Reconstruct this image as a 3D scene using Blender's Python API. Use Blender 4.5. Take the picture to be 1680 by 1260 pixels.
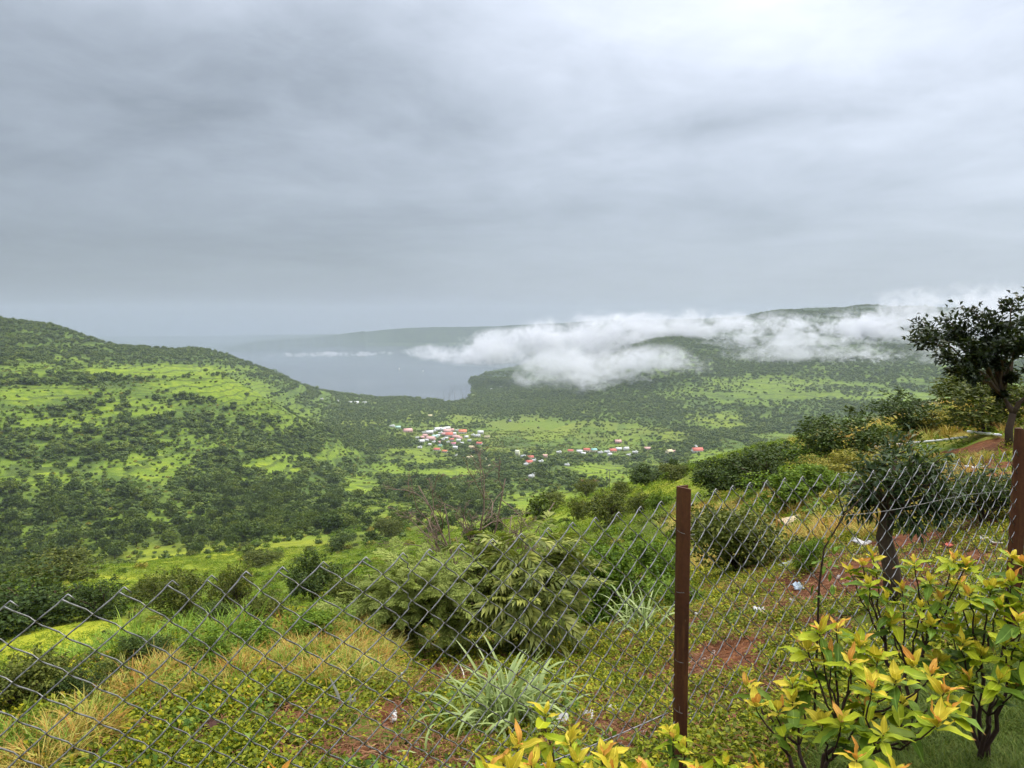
import bpy, math, random
import numpy as np
from mathutils import Vector, Matrix, Euler

for o in list(bpy.data.objects):
    bpy.data.objects.remove(o, do_unlink=True)
scene = bpy.context.scene
col = scene.collection
R = math.radians

# ------------------------------------------------------------------ camera, sky, sun, exposure
EYE = 1.65                       # eye height above the ground at the viewpoint
FPX = 1245.0                     # focal length in pixels of a 1680 px wide picture
PITCH = math.atan((630 - 525) / FPX)
cam_d = bpy.data.cameras.new('camera')
cam_d.sensor_width = 36.0
cam_d.lens = FPX / 1680 * 36.0
cam_d.clip_start = 0.05
cam_d.clip_end = 40000
cam = bpy.data.objects.new('camera', cam_d)
cam.location = (0, 0, EYE)
cam.rotation_euler = (R(90) - PITCH, 0, 0)
col.objects.link(cam)
scene.camera = cam

SUN_EL, SUN_AZ = R(50), R(50)    # azimuth to the right of the viewing direction (+Y)
sun_dir = Vector((math.sin(SUN_AZ) * math.cos(SUN_EL), math.cos(SUN_AZ) * math.cos(SUN_EL), math.sin(SUN_EL)))

world = bpy.data.worlds.new('World')
scene.world = world
world.use_nodes = True
wn, wl = world.node_tree.nodes, world.node_tree.links
wn.clear()


def wnode(t, **kw):
    n = wn.new(t)
    for k, v in kw.items():
        setattr(n, k, v)
    return n


def wmath(op, a, b=None, c=None, clamp=False):
    n = wn.new('ShaderNodeMath')
    n.operation = op
    n.use_clamp = clamp
    for i, s in enumerate((a, b, c)):
        if s is None:
            continue
        if isinstance(s, (int, float)):
            n.inputs[i].default_value = s
        else:
            wl.new(s, n.inputs[i])
    return n.outputs[0]


tc = wnode('ShaderNodeTexCoord')
sep = wnode('ShaderNodeSeparateXYZ')
wl.new(tc.outputs['Generated'], sep.inputs[0])
zup = wmath('MAXIMUM', sep.outputs[2], 0.0)
den = wmath('ADD', zup, 0.13)
cx = wmath('DIVIDE', sep.outputs[0], den)
cy = wmath('DIVIDE', sep.outputs[1], den)
cmb = wnode('ShaderNodeCombineXYZ')
wl.new(cx, cmb.inputs[0])
wl.new(cy, cmb.inputs[1])


def wnoise(scale, detail, rough, dist, off, sx=1.0, sy=1.0, rot=0.0):
    m = wnode('ShaderNodeMapping')
    m.inputs['Location'].default_value = off
    m.inputs['Scale'].default_value = (sx, sy, 1)
    m.inputs['Rotation'].default_value = (0, 0, rot)
    wl.new(cmb.outputs[0], m.inputs[0])
    n = wnode('ShaderNodeTexNoise')
    n.inputs['Scale'].default_value = scale
    n.inputs['Detail'].default_value = detail
    n.inputs['Roughness'].default_value = rough
    n.inputs['Distortion'].default_value = dist
    wl.new(m.outputs[0], n.inputs['Vector'])
    return n.outputs[0]


big = wnoise(0.42, 4.0, 0.5, 0.4, (3.1, 1.7, 0))
mid = wnoise(1.15, 6.0, 0.54, 0.45, (1.7, 3.3, 1), 0.85, 1.0, R(35))
fine = wnoise(2.8, 7.0, 0.58, 0.45, (7.4, 2.2, 5), 1.15, 0.8, R(20))
# cloud thins out towards the hidden sun: brighter there and overhead (overcast luminance rises to the zenith; steepened there to light the foreground)
dotn = wnode('ShaderNodeVectorMath', operation='DOT_PRODUCT')
wl.new(tc.outputs['Generated'], dotn.inputs[0])
dotn.inputs[1].default_value = sun_dir
sund = wmath('MULTIPLY_ADD', dotn.outputs['Value'], 0.5, 0.5)
sunp = wmath('POWER', sund, 3.0)
lum = wmath('ADD', wmath('MULTIPLY_ADD', zup, 0.02, 0.345), wmath('MULTIPLY', wmath('MULTIPLY', zup, zup), wmath('MULTIPLY_ADD', zup, 1.1, 1.05)))
lum = wmath('MULTIPLY', lum, wmath('MULTIPLY_ADD', sunp, 0.85, 0.58))
# a darker rain cloud stands over the left half of the sky, with an uneven edge
edge = wmath('ADD', sep.outputs[0], wmath('MULTIPLY_ADD', big, 0.55, -0.275))
rain = wnode('ShaderNodeMapRange', interpolation_type='SMOOTHSTEP')
wl.new(edge, rain.inputs[0])
for _i, _v in ((1, -0.26), (2, 0.16), (3, 0.88), (4, 1.0)):
    rain.inputs[_i].default_value = _v
lum = wmath('MULTIPLY', lum, rain.outputs[0])
cn = wmath('ADD', wmath('MULTIPLY', big, 0.30), wmath('ADD', wmath('MULTIPLY', mid, 0.70), wmath('MULTIPLY', fine, 0.28)))
# clouds lose their shapes in the rain haze towards the horizon
fade = wmath('MULTIPLY', zup, 4.0, clamp=True)
cmod = wmath('MULTIPLY', wmath('SUBTRACT', cn, 0.64), wmath('MULTIPLY_ADD', fade, 1.45, 0.12))
lum = wmath('MULTIPLY', lum, wmath('MAXIMUM', wmath('ADD', cmod, 1.0), 0.35))
ramp = wnode('ShaderNodeValToRGB')
ramp.color_ramp.elements[0].position = 0.25
ramp.color_ramp.elements[0].color = (0.845, 0.965, 1.135, 1)
ramp.color_ramp.elements[1].position = 0.95
ramp.color_ramp.elements[1].color = (0.96, 0.985, 1.10, 1)
wl.new(lum, ramp.inputs[0])
vm = wnode('ShaderNodeVectorMath', operation='SCALE')
wl.new(ramp.outputs[0], vm.inputs[0])
wl.new(wmath('MULTIPLY', lum, 11.0), vm.inputs['Scale'])
sky = wnode('ShaderNodeTexSky', sky_type='NISHITA', sun_disc=False)
sky.sun_elevation = SUN_EL
sky.sun_rotation = SUN_AZ
mixs = wnode('ShaderNodeMix', data_type='RGBA')
mixs.inputs[0].default_value = 0.93          # share of the sky covered by cloud
wl.new(sky.outputs[0], mixs.inputs[6])
wl.new(vm.outputs[0], mixs.inputs[7])
bgd = wnode('ShaderNodeBackground')
bgd.inputs['Strength'].default_value = 0.1
wl.new(mixs.outputs[2], bgd.inputs[0])
wout = wnode('ShaderNodeOutputWorld')
wl.new(bgd.outputs[0], wout.inputs[0])

sun_l = bpy.data.lights.new('sun', 'SUN')
sun_l.energy = 1.5
sun_l.angle = R(18)
sun_l.color = (1.0, 0.92, 0.76)
sun = bpy.data.objects.new('sun', sun_l)
sun.rotation_euler = sun_dir.to_track_quat('Z', 'Y').to_euler()
sun.location = (0, 0, 50)
col.objects.link(sun)

vs = scene.view_settings
vs.view_transform = 'Standard'
vs.look = 'None'
vs.exposure = 0.55
vs.gamma = 1.0
vs.use_curve_mapping = False
scene.render.engine = 'CYCLES'
cy_ = scene.cycles
cy_.use_denoising = True
cy_.use_adaptive_sampling = True
cy_.adaptive_threshold = 0.03
cy_.max_bounces = 6
cy_.diffuse_bounces = 2
cy_.glossy_bounces = 2
cy_.transmission_bounces = 3
cy_.transparent_max_bounces = 6
cy_.volume_bounces = 4
cy_.caustics_reflective = False
cy_.caustics_refractive = False
cy_.volume_max_steps = 256
cy_.volume_step_rate = 1.0

# ------------------------------------------------------------------ helpers
rs = np.random.RandomState(7)


def tag(o, label=None, cat=None, group=None, kind=None):
    if label:
        o['label'] = label
    if cat:
        o['category'] = cat
    if group:
        o['group'] = group
    if kind:
        o['kind'] = kind
    return o


def np_mesh(name, V, F, mat=None, smooth=False):
    """mesh from arrays; F is (m,k) or a list of such arrays"""
    Fs = F if isinstance(F, list) else [F]
    Fs = [np.asarray(f, dtype=np.int32) for f in Fs if len(f)]
    V = np.asarray(V, dtype=np.float32)
    me = bpy.data.meshes.new(name)
    me.vertices.add(len(V))
    me.vertices.foreach_set('co', V.ravel())
    nl = sum(f.size for f in Fs)
    nf = sum(len(f) for f in Fs)
    me.loops.add(nl)
    me.polygons.add(nf)
    me.loops.foreach_set('vertex_index', np.concatenate([f.ravel() for f in Fs]))
    tot = np.concatenate([np.full(len(f), f.shape[1], np.int32) for f in Fs])
    st = np.concatenate(([0], np.cumsum(tot)[:-1])).astype(np.int32)
    me.polygons.foreach_set('loop_start', st)
    try:
        me.polygons.foreach_set('loop_total', tot)
    except Exception:
        pass
    if smooth:
        me.polygons.foreach_set('use_smooth', np.ones(nf, dtype=bool))
    me.update(calc_edges=True)
    if mat:
        me.materials.append(mat)
    return me


def obj(name, me, parent=None, loc=None, rot=None, scale=None):
    o = bpy.data.objects.new(name, me)
    col.objects.link(o)
    if parent is not None:
        o.parent = parent
    if loc is not None:
        o.location = loc
    if rot is not None:
        o.rotation_euler = rot
    if scale is not None:
        o.scale = scale if hasattr(scale, '__len__') else (scale,) * 3
    return o


def empty(name, loc, rz=0.0, scale=1.0):
    o = bpy.data.objects.new(name, None)
    o.empty_display_size = 0.2
    o.location = loc
    o.rotation_euler = (0, 0, rz)
    o.scale = scale if hasattr(scale, '__len__') else (scale,) * 3
    col.objects.link(o)
    return o


class MB:
    """collects vertices and faces of one mesh"""

    def __init__(self):
        self.v = []
        self.f = {}
        self.n = 0

    def add(self, V, F):
        V = np.asarray(V, float).reshape(-1, 3)
        F = np.asarray(F, int)
        self.v.append(V)
        self.f.setdefault(F.shape[1], []).append(F + self.n)
        self.n += len(V)

    def tube(self, P, rad, k=6, cap=True):
        P = np.asarray(P, float)
        n = len(P)
        rad = np.broadcast_to(np.asarray(rad, float), (n,))
        T = np.gradient(P, axis=0)
        T /= np.linalg.norm(T, axis=1)[:, None] + 1e-12
        ref = np.array([0.0, 0.0, 1.0]) if abs(T[0, 2]) < 0.85 else np.array([1.0, 0.0, 0.0])
        A = np.cross(T, ref)
        A /= np.linalg.norm(A, axis=1)[:, None] + 1e-12
        B = np.cross(T, A)
        a = np.arange(k) * 2 * math.pi / k
        V = P[:, None, :] + rad[:, None, None] * (np.cos(a)[None, :, None] * A[:, None, :] + np.sin(a)[None, :, None] * B[:, None, :])
        i = np.arange(n - 1)[:, None] * k
        j = np.arange(k)[None, :]
        j2 = (j + 1) % k
        F = np.stack([i + j, i + j2, i + k + j2, i + k + j], -1).reshape(-1, 4)
        self.add(V.reshape(-1, 3), F)
        if cap:
            self.f.setdefault(k, []).append(np.array([[self.n - k + q for q in range(k)]]))
            self.f.setdefault(k, []).append(np.array([[self.n - n * k + q for q in reversed(range(k))]]))

    def box(self, c, s, M=None):
        c, s = np.asarray(c, float), np.asarray(s, float) / 2
        V = np.array([[x, y, z] for x in (-1, 1) for y in (-1, 1) for z in (-1, 1)], float) * s
        if M is not None:
            V = V @ np.asarray(M).T
        self.add(V + c, [[0, 1, 3, 2], [4, 6, 7, 5], [0, 4, 5, 1], [2, 3, 7, 6], [0, 2, 6, 4], [1, 5, 7, 3]])

    def mesh(self, name, mat=None, smooth=False):
        return np_mesh(name, np.concatenate(self.v), [np.concatenate(f) for f in self.f.values()], mat, smooth)


# --- numpy value noise
_perm = np.random.RandomState(3).randint(0, 1 << 30, 4096)


def vnoise(x, y, seed=0):
    xi, yi = np.floor(x).astype(np.int64), np.floor(y).astype(np.int64)
    fx, fy = x - xi, y - yi
    fx, fy = fx * fx * (3 - 2 * fx), fy * fy * (3 - 2 * fy)

    def h(a, b):
        k = (a * 73856093) ^ (b * 19349663) ^ (seed * 83492791)
        return (_perm[k & 4095] & 0xffff) / 65535.0
    return (h(xi, yi) * (1 - fx) + h(xi + 1, yi) * fx) * (1 - fy) + (h(xi, yi + 1) * (1 - fx) + h(xi + 1, yi + 1) * fx) * fy


def fbm(x, y, octv=4, seed=0, gain=0.5):
    s, a, t = 0.0, 1.0, 0.0
    for i in range(octv):
        s = s + a * vnoise(x * 2 ** i, y * 2 ** i, seed + i * 17)
        t += a
        a *= gain
    return s / t - 0.5


# --- the picture's rays, used to lay the land out from what was measured in the photograph
def ray(px, py):
    u, v = (px - 840) / FPX, (630 - py) / FPX
    return np.array([u, math.cos(PITCH) + v * math.sin(PITCH), -math.sin(PITCH) + v * math.cos(PITCH)])


def slope_of(px, py):
    d = ray(px, py)
    return d[2] / math.hypot(d[0], d[1])


def az_of(px, py=525):
    d = ray(px, py)
    return math.atan2(d[0], d[1])


def project(P):
    """world points -> picture coordinates (1680 x 1260)"""
    P = np.asarray(P, float)
    q = P - np.array([0, 0, EYE])
    fz = q[..., 1] * math.cos(PITCH) - q[..., 2] * math.sin(PITCH)
    uz = q[..., 1] * math.sin(PITCH) + q[..., 2] * math.cos(PITCH)
    fz = np.where(fz < 0.05, 0.05, fz)
    return 840 + FPX * q[..., 0] / fz, 630 - FPX * uz / fz


# ------------------------------------------------------------------ materials
def new_mat(name):
    m = bpy.data.materials.new(name)
    m.use_nodes = True
    m.node_tree.nodes.clear()
    return m


class NT:
    def __init__(self, m):
        self.t = m.node_tree
        self.n, self.l = self.t.nodes, self.t.links

    def node(self, t, ins=None, **kw):
        n = self.n.new(t)
        for k, v in kw.items():
            setattr(n, k, v)
        for k, v in (ins or {}).items():
            s = n.inputs[k]
            if isinstance(v, bpy.types.NodeSocket):
                self.l.new(v, s)
            else:
                s.default_value = v
        return n

    def math(self, op, a, b=0.0, c=None, clamp=False):
        ins = {0: a, 1: b}
        if c is not None:
            ins[2] = c
        n = self.node('ShaderNodeMath', ins, operation=op)
        n.use_clamp = clamp
        return n.outputs[0]

    def mix(self, f, a, b, blend='MIX'):
        a = a + (1,) if isinstance(a, tuple) and len(a) == 3 else a
        b = b + (1,) if isinstance(b, tuple) and len(b) == 3 else b
        n = self.node('ShaderNodeMix', {0: f, 6: a, 7: b}, data_type='RGBA', blend_type=blend)
        return n.outputs[2]

    def noise(self, scale, detail=4.0, rough=0.55, vec=None, dist=0.0):
        ins = {'Scale': scale, 'Detail': detail, 'Roughness': rough, 'Distortion': dist}
        if vec is not None:
            ins['Vector'] = vec
        return self.node('ShaderNodeTexNoise', ins).outputs[0]

    def ramp(self, f, stops):
        n = self.node('ShaderNodeValToRGB', {0: f})
        e = n.color_ramp.elements
        while len(e) < len(stops):
            e.new(0.5)
        for s, (p, c) in zip(e, stops):
            s.position = p
            s.color = tuple(c) + (1,) if len(c) == 3 else c
        return n.outputs[0]

    def smooth(self, x, lo, hi):
        n = self.node('ShaderNodeMapRange', {0: x, 1: lo, 2: hi, 3: 0.0, 4: 1.0}, interpolation_type='SMOOTHSTEP')
        return n.outputs[0]

    def out(self, surf=None, vol=None):
        o = self.node('ShaderNodeOutputMaterial')
        if surf is not None:
            self.l.new(surf, o.inputs['Surface'])
        if vol is not None:
            self.l.new(vol, o.inputs['Volume'])

    def bsdf(self, color, rough=0.8, spec=0.25, metal=0.0, normal=None, **kw):
        ins = {'Base Color': color + (1,) if isinstance(color, tuple) and len(color) == 3 else color,
               'Roughness': rough, 'Specular IOR Level': spec, 'Metallic': metal}
        if normal is not None:
            ins['Normal'] = normal
        ins.update(kw)
        return self.node('ShaderNodeBsdfPrincipled', ins).outputs[0]

    def bump(self, h, strength=0.5, dist=0.1):
        return self.node('ShaderNodeBump', {'Strength': strength, 'Distance': dist, 'Height': h}).outputs[0]


def plain(name, color, rough=0.8, spec=0.25, metal=0.0, var=0.12, scale=8.0, bump=0.0):
    """one colour with uneven tone and wear"""
    m = new_mat(name)
    t = NT(m)
    co = t.node('ShaderNodeTexCoord').outputs['Object']
    n = t.noise(scale, 6, 0.6, co)
    c = t.mix(n, tuple(x * (1 - var) for x in color), tuple(min(1, x * (1 + var)) for x in color))
    nm = t.bump(n, bump, 0.01) if bump else None
    t.out(t.bsdf(c, rough, spec, metal, nm))
    return m


def foliage(name, stops, transl=0.3, rough=0.55, spec=0.12, obj_var=0.25):
    """leaves: each leaf of a crown has its own tone out of `stops`, each plant its own bias; light passes through"""
    m = new_mat(name)
    t = NT(m)
    isl = t.node('ShaderNodeNewGeometry').outputs['Random Per Island']
    rnd = t.node('ShaderNodeObjectInfo').outputs['Random']
    f = t.math('ADD', t.math('MULTIPLY', isl, 1 - obj_var), t.math('MULTIPLY', rnd, obj_var))
    c = t.ramp(f, stops)
    d = t.bsdf(c, rough, spec)
    if transl > 0:
        tr = t.node('ShaderNodeBsdfTranslucent', {0: t.mix(0.4, c, (0.22, 0.30, 0.02), 'MIX')}).outputs[0]
        d = t.node('ShaderNodeMixShader', {0: transl, 1: d, 2: tr}).outputs[0]
    t.out(d)
    return m

# ------------------------------------------------------------------ the land
# Each row is one bearing (named by its picture column); each entry is a feature of the land along it:
# (ground distance in m, height).  Heights over 200 are picture rows measured on the photograph, others metres against the eye.
LAKE_Z = -300.0 + EYE
LAND = {
    -300: [(1.8, -1.72), (3.4, -2.1), (12, -6), (70, -32), (200, -70), (620, -200), (900, -185), (1250, -110), (1500, -80), (1650, -70), (2000, -1), (2500, -60), (7000, -150), (14000, -200)],
    0: [(2.2, -1.78), (4, 1225), (12, 1165), (70, 1060), (200, 960), (650, 905), (900, 780), (1250, 640), (1500, 600), (1650, 585), (2100, 527), (2600, -80), (7000, -260), (14000, -260)],
    200: [(2.3, -1.8), (5, 1105), (14, 1095), (80, 1010), (260, 930), (620, 885), (880, 780), (1200, 660), (1450, 607), (1650, -128), (2200, 568), (2800, -200), (7000, -290), (14000, -260)],
    340: [(2.4, -1.82), (5.4, 1070), (16, 1058), (90, 985), (310, 915), (610, 872), (880, 786), (1160, 700), (1400, 610), (1680, -190), (2350, 577), (3100, -290), (7000, -306), (14000, -260)],
    420: [(2.45, -1.85), (5.5, 1055), (16, 1040), (90, 970), (330, 903), (600, 862), (880, 790), (1150, 725), (1400, 642), (1700, -235), (2450, 603), (3200, -306), (7200, 566), (14000, -250)],
    520: [(2.5, -1.88), (5.6, 1050), (16, 1035), (90, 950), (330, 895), (620, 850), (900, 802), (1180, 752), (1450, 700), (1800, -262), (2650, 642), (3300, -306), (7250, 558), (14000, -250)],
    600: [(2.55, -1.9), (5.7, 1055), (16, 1030), (80, 950), (320, 885), (650, 838), (950, 802), (1300, 763), (1650, 722), (1950, 700), (2850, 655), (3300, -306), (7300, 543), (14000, -250)],
    700: [(2.65, -1.93), (6, 1085), (16, 1020), (80, 940), (260, 880), (580, 838), (900, 804), (1300, 766), (1700, 722), (2000, 700), (2820, 657), (3400, -306), (7500, 533), (14000, -250)],
    850: [(2.75, -1.98), (6.5, 1070), (16, 1000), (70, 920), (230, 852), (500, -150), (900, 804), (1350, 761), (1700, 722), (2000, 699), (2700, 659), (3600, 618), (7300, 532), (14000, -150)],
    930: [(2.8, -2.02), (6.5, 1070), (16, 985), (65, 900), (215, 828), (460, -140), (900, 787), (1150, -228), (1650, 728), (1950, 700), (2600, 655), (3400, 606), (7000, 531), (14000, -50)],
    1000: [(2.9, -2.05), (6.5, 1065), (16, 970), (60, 890), (195, 808), (420, -125), (900, 776), (1080, -226), (1600, 736), (1950, 700), (2500, 650), (3200, 592), (6600, 526), (14000, 0)],
    1090: [(3.0, -2.06), (6.7, 1045), (15, 945), (48, 855), (155, 782), (380, -125), (920, 778), (1200, -238), (1600, 736), (1950, 700), (2500, 648), (3100, 565), (6000, 530), (14000, 10)],
    1200: [(3.2, -2.03), (7, 1010), (14, 920), (38, 825), (115, 752), (320, -120), (1000, -240), (1500, 735), (1750, 716), (1950, 700), (2500, 640), (3200, 575), (4500, 522), (14000, 30)],
    1330: [(3.45, -1.9), (7.3, 980), (14, 870), (30, 785), (75, 722), (220, -80), (950, -230), (1450, -262), (1700, -268), (1950, 698), (2450, 645), (3150, 580), (4250, 505), (14000, 60)],
    1450: [(3.7, -1.87), (7.6, 950), (14, 845), (27, 765), (60, 696), (180, -55), (900, -220), (1400, -255), (1700, -260), (1950, 690), (2450, 642), (3150, 580), (4200, 503), (14000, 60)],
    1550: [(3.9, -1.85), (8, 930), (14, 825), (26, 750), (52, 670), (160, -45), (900, -210), (1400, -250), (1700, -250), (1950, -240), (2450, 636), (3150, 578), (4200, 506), (14000, 60)],
    1680: [(4.2, -1.85), (8, 905), (14, 800), (24, 728), (47, 650), (140, -35), (800, -190), (1400, -240), (1700, -240), (1950, -230), (2450, 630), (3150, 575), (4200, 512), (14000, 60)],
    1950: [(4.8, -1.85), (8, -2.2), (14, -2.9), (25, -3.5), (50, -4.2), (140, -25), (700, -150), (1300, -200), (1600, -210), (1900, -210), (2450, -190), (3150, -110), (4200, 30), (14000, 60)],
}


def pchip(x, y, xq):
    x, y, xq = np.asarray(x, float), np.asarray(y, float), np.asarray(xq, float)
    h = np.diff(x)
    d = np.diff(y) / h
    m = np.zeros_like(y)
    m[0], m[-1] = d[0], d[-1]
    for i in range(1, len(x) - 1):
        if d[i - 1] * d[i] > 0:
            w1, w2 = 2 * h[i] + h[i - 1], h[i] + 2 * h[i - 1]
            m[i] = (w1 + w2) / (w1 / d[i - 1] + w2 / d[i])
    xq = np.clip(xq, x[0], x[-1])
    k = np.clip(np.searchsorted(x, xq, side='right') - 1, 0, len(x) - 2)
    s = (xq - x[k]) / h[k]
    return ((1 + 2 * s) * (1 - s) ** 2 * y[k] + s * (1 - s) ** 2 * h[k] * m[k]
            + s * s * (3 - 2 * s) * y[k + 1] + s * s * (s - 1) * h[k] * m[k + 1])


_cols = sorted(LAND)
_caz = np.array([az_of(c) for c in _cols])
_lr = np.array([[math.log(r) for r, _ in LAND[c]] for c in _cols])
_sl = np.array([[(slope_of(c, h) if h > 200 else h / r) for r, h in LAND[c]] for c in _cols])

fine_az = np.linspace(R(-46), R(46), 600)
side = np.linspace(R(46), R(314), 60)[1:-1]
AZ = np.concatenate([fine_az, side])           # once round the viewpoint
RAD = np.concatenate([np.linspace(0.25, 1.6, 12)[:-1], np.geomspace(1.6, 13500, 800)])
LR = np.log(RAD)
NA, NR = len(AZ), len(RAD)
Z = np.zeros((NA, NR))
azq = np.where(AZ > math.pi, AZ - 2 * math.pi, AZ)
flr = np.stack([pchip(_caz, _lr[:, k], azq) for k in range(_lr.shape[1])], 1)
fsl = np.stack([pchip(_caz, _sl[:, k], azq) for k in range(_sl.shape[1])], 1)
for i in range(NA):
    rr = np.exp(flr[i])
    zz = fsl[i] * rr
    Z[i] = pchip(np.concatenate(([math.log(0.25)], flr[i])), np.concatenate(([-1.66], zz)), LR)
# behind the viewpoint the hilltop goes on level
back = np.clip((np.abs(azq) - R(50)) / R(35), 0, 1)[:, None]
Z = Z * (1 - back) + back * np.where(RAD[None] < 30, -1.66, -1.66 - 0.04 * (np.minimum(RAD[None], 400) - 30))
XX, YY = np.sin(AZ)[:, None] * RAD[None], np.cos(AZ)[:, None] * RAD[None]
Z = Z + EYE

# relief: gullies and humps grow with distance, the valley floor and the lake stay smooth
hgt = np.clip((Z - (-285)) / 110, 0.06, 1)
rel = np.clip((RAD[None] - 25) / 200, 0, 1) * hgt
Z += rel * 5.0 * fbm(XX / 60, YY / 60, 4, 1)
far = np.clip((RAD[None] - 700) / 900, 0, 1) * hgt
ridg = 1 - np.abs(2 * (fbm(XX / 420 + 3.3, YY / 420, 4, 5) + 0.5) - 1) * 1.6
Z += far * 26 * (ridg - 0.62) * np.clip((2600 - RAD[None]) / 600, 0.35, 1)
nearm = np.clip((RAD[None] - 3.0) / 4, 0, 1) * np.clip((60 - RAD[None]) / 40, 0, 1)
Z += nearm * (0.28 * fbm(XX / 1.6, YY / 1.6, 4, 9) + 0.05 * fbm(XX / 0.3, YY / 0.3, 2, 13))
Z += np.clip((RAD[None] - 1.0) / 2, 0, 1) * np.clip((30 - RAD[None]) / 20, 0, 1) * 0.05 * fbm(XX / 0.45, YY / 0.45, 3, 19)


# lake outline in plan: shore points seen in the photograph, closed behind the hills
def on_level(px, py, z):
    d = ray(px, py)
    k = (z - EYE) / d[2]
    return (d[0] * k, d[1] * k)


shore = [on_level(px, py, LAKE_Z) for px, py in [(455, 612), (490, 632), (540, 647), (600, 652), (660, 653), (715, 655), (742, 661), (765, 655), (778, 643), (770, 631), (772, 621), (800, 610), (860, 597), (900, 585), (900, 574), (780, 567), (560, 568)]]
shore += [(-2600, 7600), (-3200, 6000), (-2200, 4300)]
shore = np.array(shore)


def poly_sd(px, py, poly):
    """signed distance, negative inside"""
    d = np.full(px.shape, 1e12)
    ins = np.zeros(px.shape, bool)
    n = len(poly)
    for i in range(n):
        a, b = poly[i], poly[(i + 1) % n]
        e = b - a
        t = np.clip(((px - a[0]) * e[0] + (py - a[1]) * e[1]) / (e @ e), 0, 1)
        d = np.minimum(d, (px - a[0] - t * e[0]) ** 2 + (py - a[1] - t * e[1]) ** 2)
        c = (a[1] > py) != (b[1] > py)
        xs = a[0] + (py - a[1]) / (e[1] if abs(e[1]) > 1e-9 else 1e-9) * e[0]
        ins ^= c & (px < xs)
    d = np.sqrt(d)
    return np.where(ins, -d, d)


PXs = project(np.stack([XX, YY, Z], -1))[0]
SD = poly_sd(XX, YY, shore) + 45 * fbm(XX / 160, YY / 160, 3, 31)
zin = LAKE_Z - 0.6 + np.maximum(SD, -150) * 0.12
lo_shore = LAKE_Z + 0.5 + np.clip(SD, 0, 500) * 0.02
wide = np.clip((RAD[None] - 1600) / 500, 0, 1)
Z = np.where(SD < 0, np.minimum(Z, zin), np.where(wide > 0, np.maximum(Z, lo_shore * wide + Z * (1 - wide)), Z))

Z = np.where((SD >= 0) & (SD < 420) & (PXs > 600), np.minimum(Z, LAKE_Z + 1.2 + SD * 0.085), Z)
Z = np.where((SD >= 0) & (SD < 1100) & (PXs > 690) & (PXs < 960) & (RAD[None] > 2500) & (RAD[None] < 5200), np.minimum(Z, LAKE_Z + 1.2 + SD * 0.045), Z)


def _grid(az, r):
    az = np.asarray(az, float)
    fi = np.where(np.abs(az) <= R(46), (az + R(46)) / R(92) * 599, 0)
    fi = np.clip(fi, 0, 598.999)
    lr = np.log(np.clip(r, 0.26, 13400))
    k = np.clip(np.searchsorted(LR, lr, side='right') - 1, 0, NR - 2)
    s = (lr - LR[k]) / (LR[k + 1] - LR[k])
    i = fi.astype(int)
    u = fi - i
    return i, u, k, s


def ground(x, y):
    """height of the land"""
    x, y = np.asarray(x, float), np.asarray(y, float)
    i, u, k, s = _grid(np.arctan2(x, y), np.hypot(x, y))
    return ((Z[i, k] * (1 - s) + Z[i, k + 1] * s) * (1 - u) + (Z[i + 1, k] * (1 - s) + Z[i + 1, k + 1] * s) * u)


def hit(px, py, rmin=1.0, rmax=12000):
    """where the ray through a picture point first meets the land"""
    d = ray(px, py)
    hd = math.hypot(d[0], d[1])
    rr = np.geomspace(rmin, rmax, 2500)
    x, y, z = d[0] / hd * rr, d[1] / hd * rr, EYE + d[2] / hd * rr
    g = ground(x, y)
    w = np.nonzero(z <= g)[0]
    if not len(w):
        return None
    j = w[0]
    return np.array([x[j], y[j], g[j]])


# what is in sight: the highest slope seen so far along each bearing
SLOPE = (Z - EYE) / RAD[None]
HORIZ = np.maximum.accumulate(SLOPE, axis=1)


def in_sight(x, y, top=0.0):
    az, r = np.arctan2(x, y), np.hypot(x, y)
    i, u, k, s = _grid(az, r)
    return (ground(x, y) + top - EYE) / r >= HORIZ[i, np.maximum(k - 1, 0)] - 1e-4


# cover of the land: 0 rough scrub grass .. 1 lush open meadow; soil: bare red earth
CLEAR = [  # open meadow seen in the photograph: centre and half size in the picture, strength
    (270, 608, 130, 9, 1), (340, 632, 90, 16, .9), (40, 650, 45, 16, .8), (130, 690, 38, 13, .8), (60, 690, 30, 12, .7), (215, 668, 70, 16, .7), (380, 645, 60, 14, .9),
    (130, 640, 70, 12, .5), (90, 600, 100, 14, .5), (250, 765, 75, 24, .7), (70, 790, 80, 18, .7), (110, 775, 60, 15, .5), (480, 690, 50, 22, .6), (440, 672, 60, 16, .4),
    (450, 768, 50, 9, 1), (480, 752, 50, 6, .9), (415, 790, 45, 6, .8), (560, 742, 30, 8, .8), (500, 820, 40, 8, .7), (590, 795, 30, 16, .9), (640, 770, 25, 12, .8),
    (860, 697, 70, 10, .6), (960, 715, 110, 11, .42), (1050, 716, 60, 9, .6), (760, 690, 30, 8, .6), (700, 748, 45, 18, .8), (740, 776, 60, 9, 1), (650, 745, 30, 12, .6),
    (985, 772, 60, 13, 1), (1060, 765, 50, 8, .6), (1180, 752, 60, 14, .8), (930, 830, 110, 28, 1), (1050, 800, 90, 20, .9), (800, 868, 70, 16, .6), (700, 845, 60, 12, .6),
    (620, 835, 50, 14, .7), (350, 915, 190, 22, .8), (200, 955, 90, 16, .9), (60, 1055, 110, 38, 1.2), (150, 1030, 80, 20, .8), (480, 890, 70, 14, .6),
    (1260, 632, 120, 14, .62), (1400, 648, 160, 8, .5), (1130, 645, 60, 12, .4), (1170, 690, 50, 14, .6), (1080, 610, 40, 10, .3), (1500, 655, 100, 7, .45), (900, 745, 40, 6, .5),
]


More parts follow.
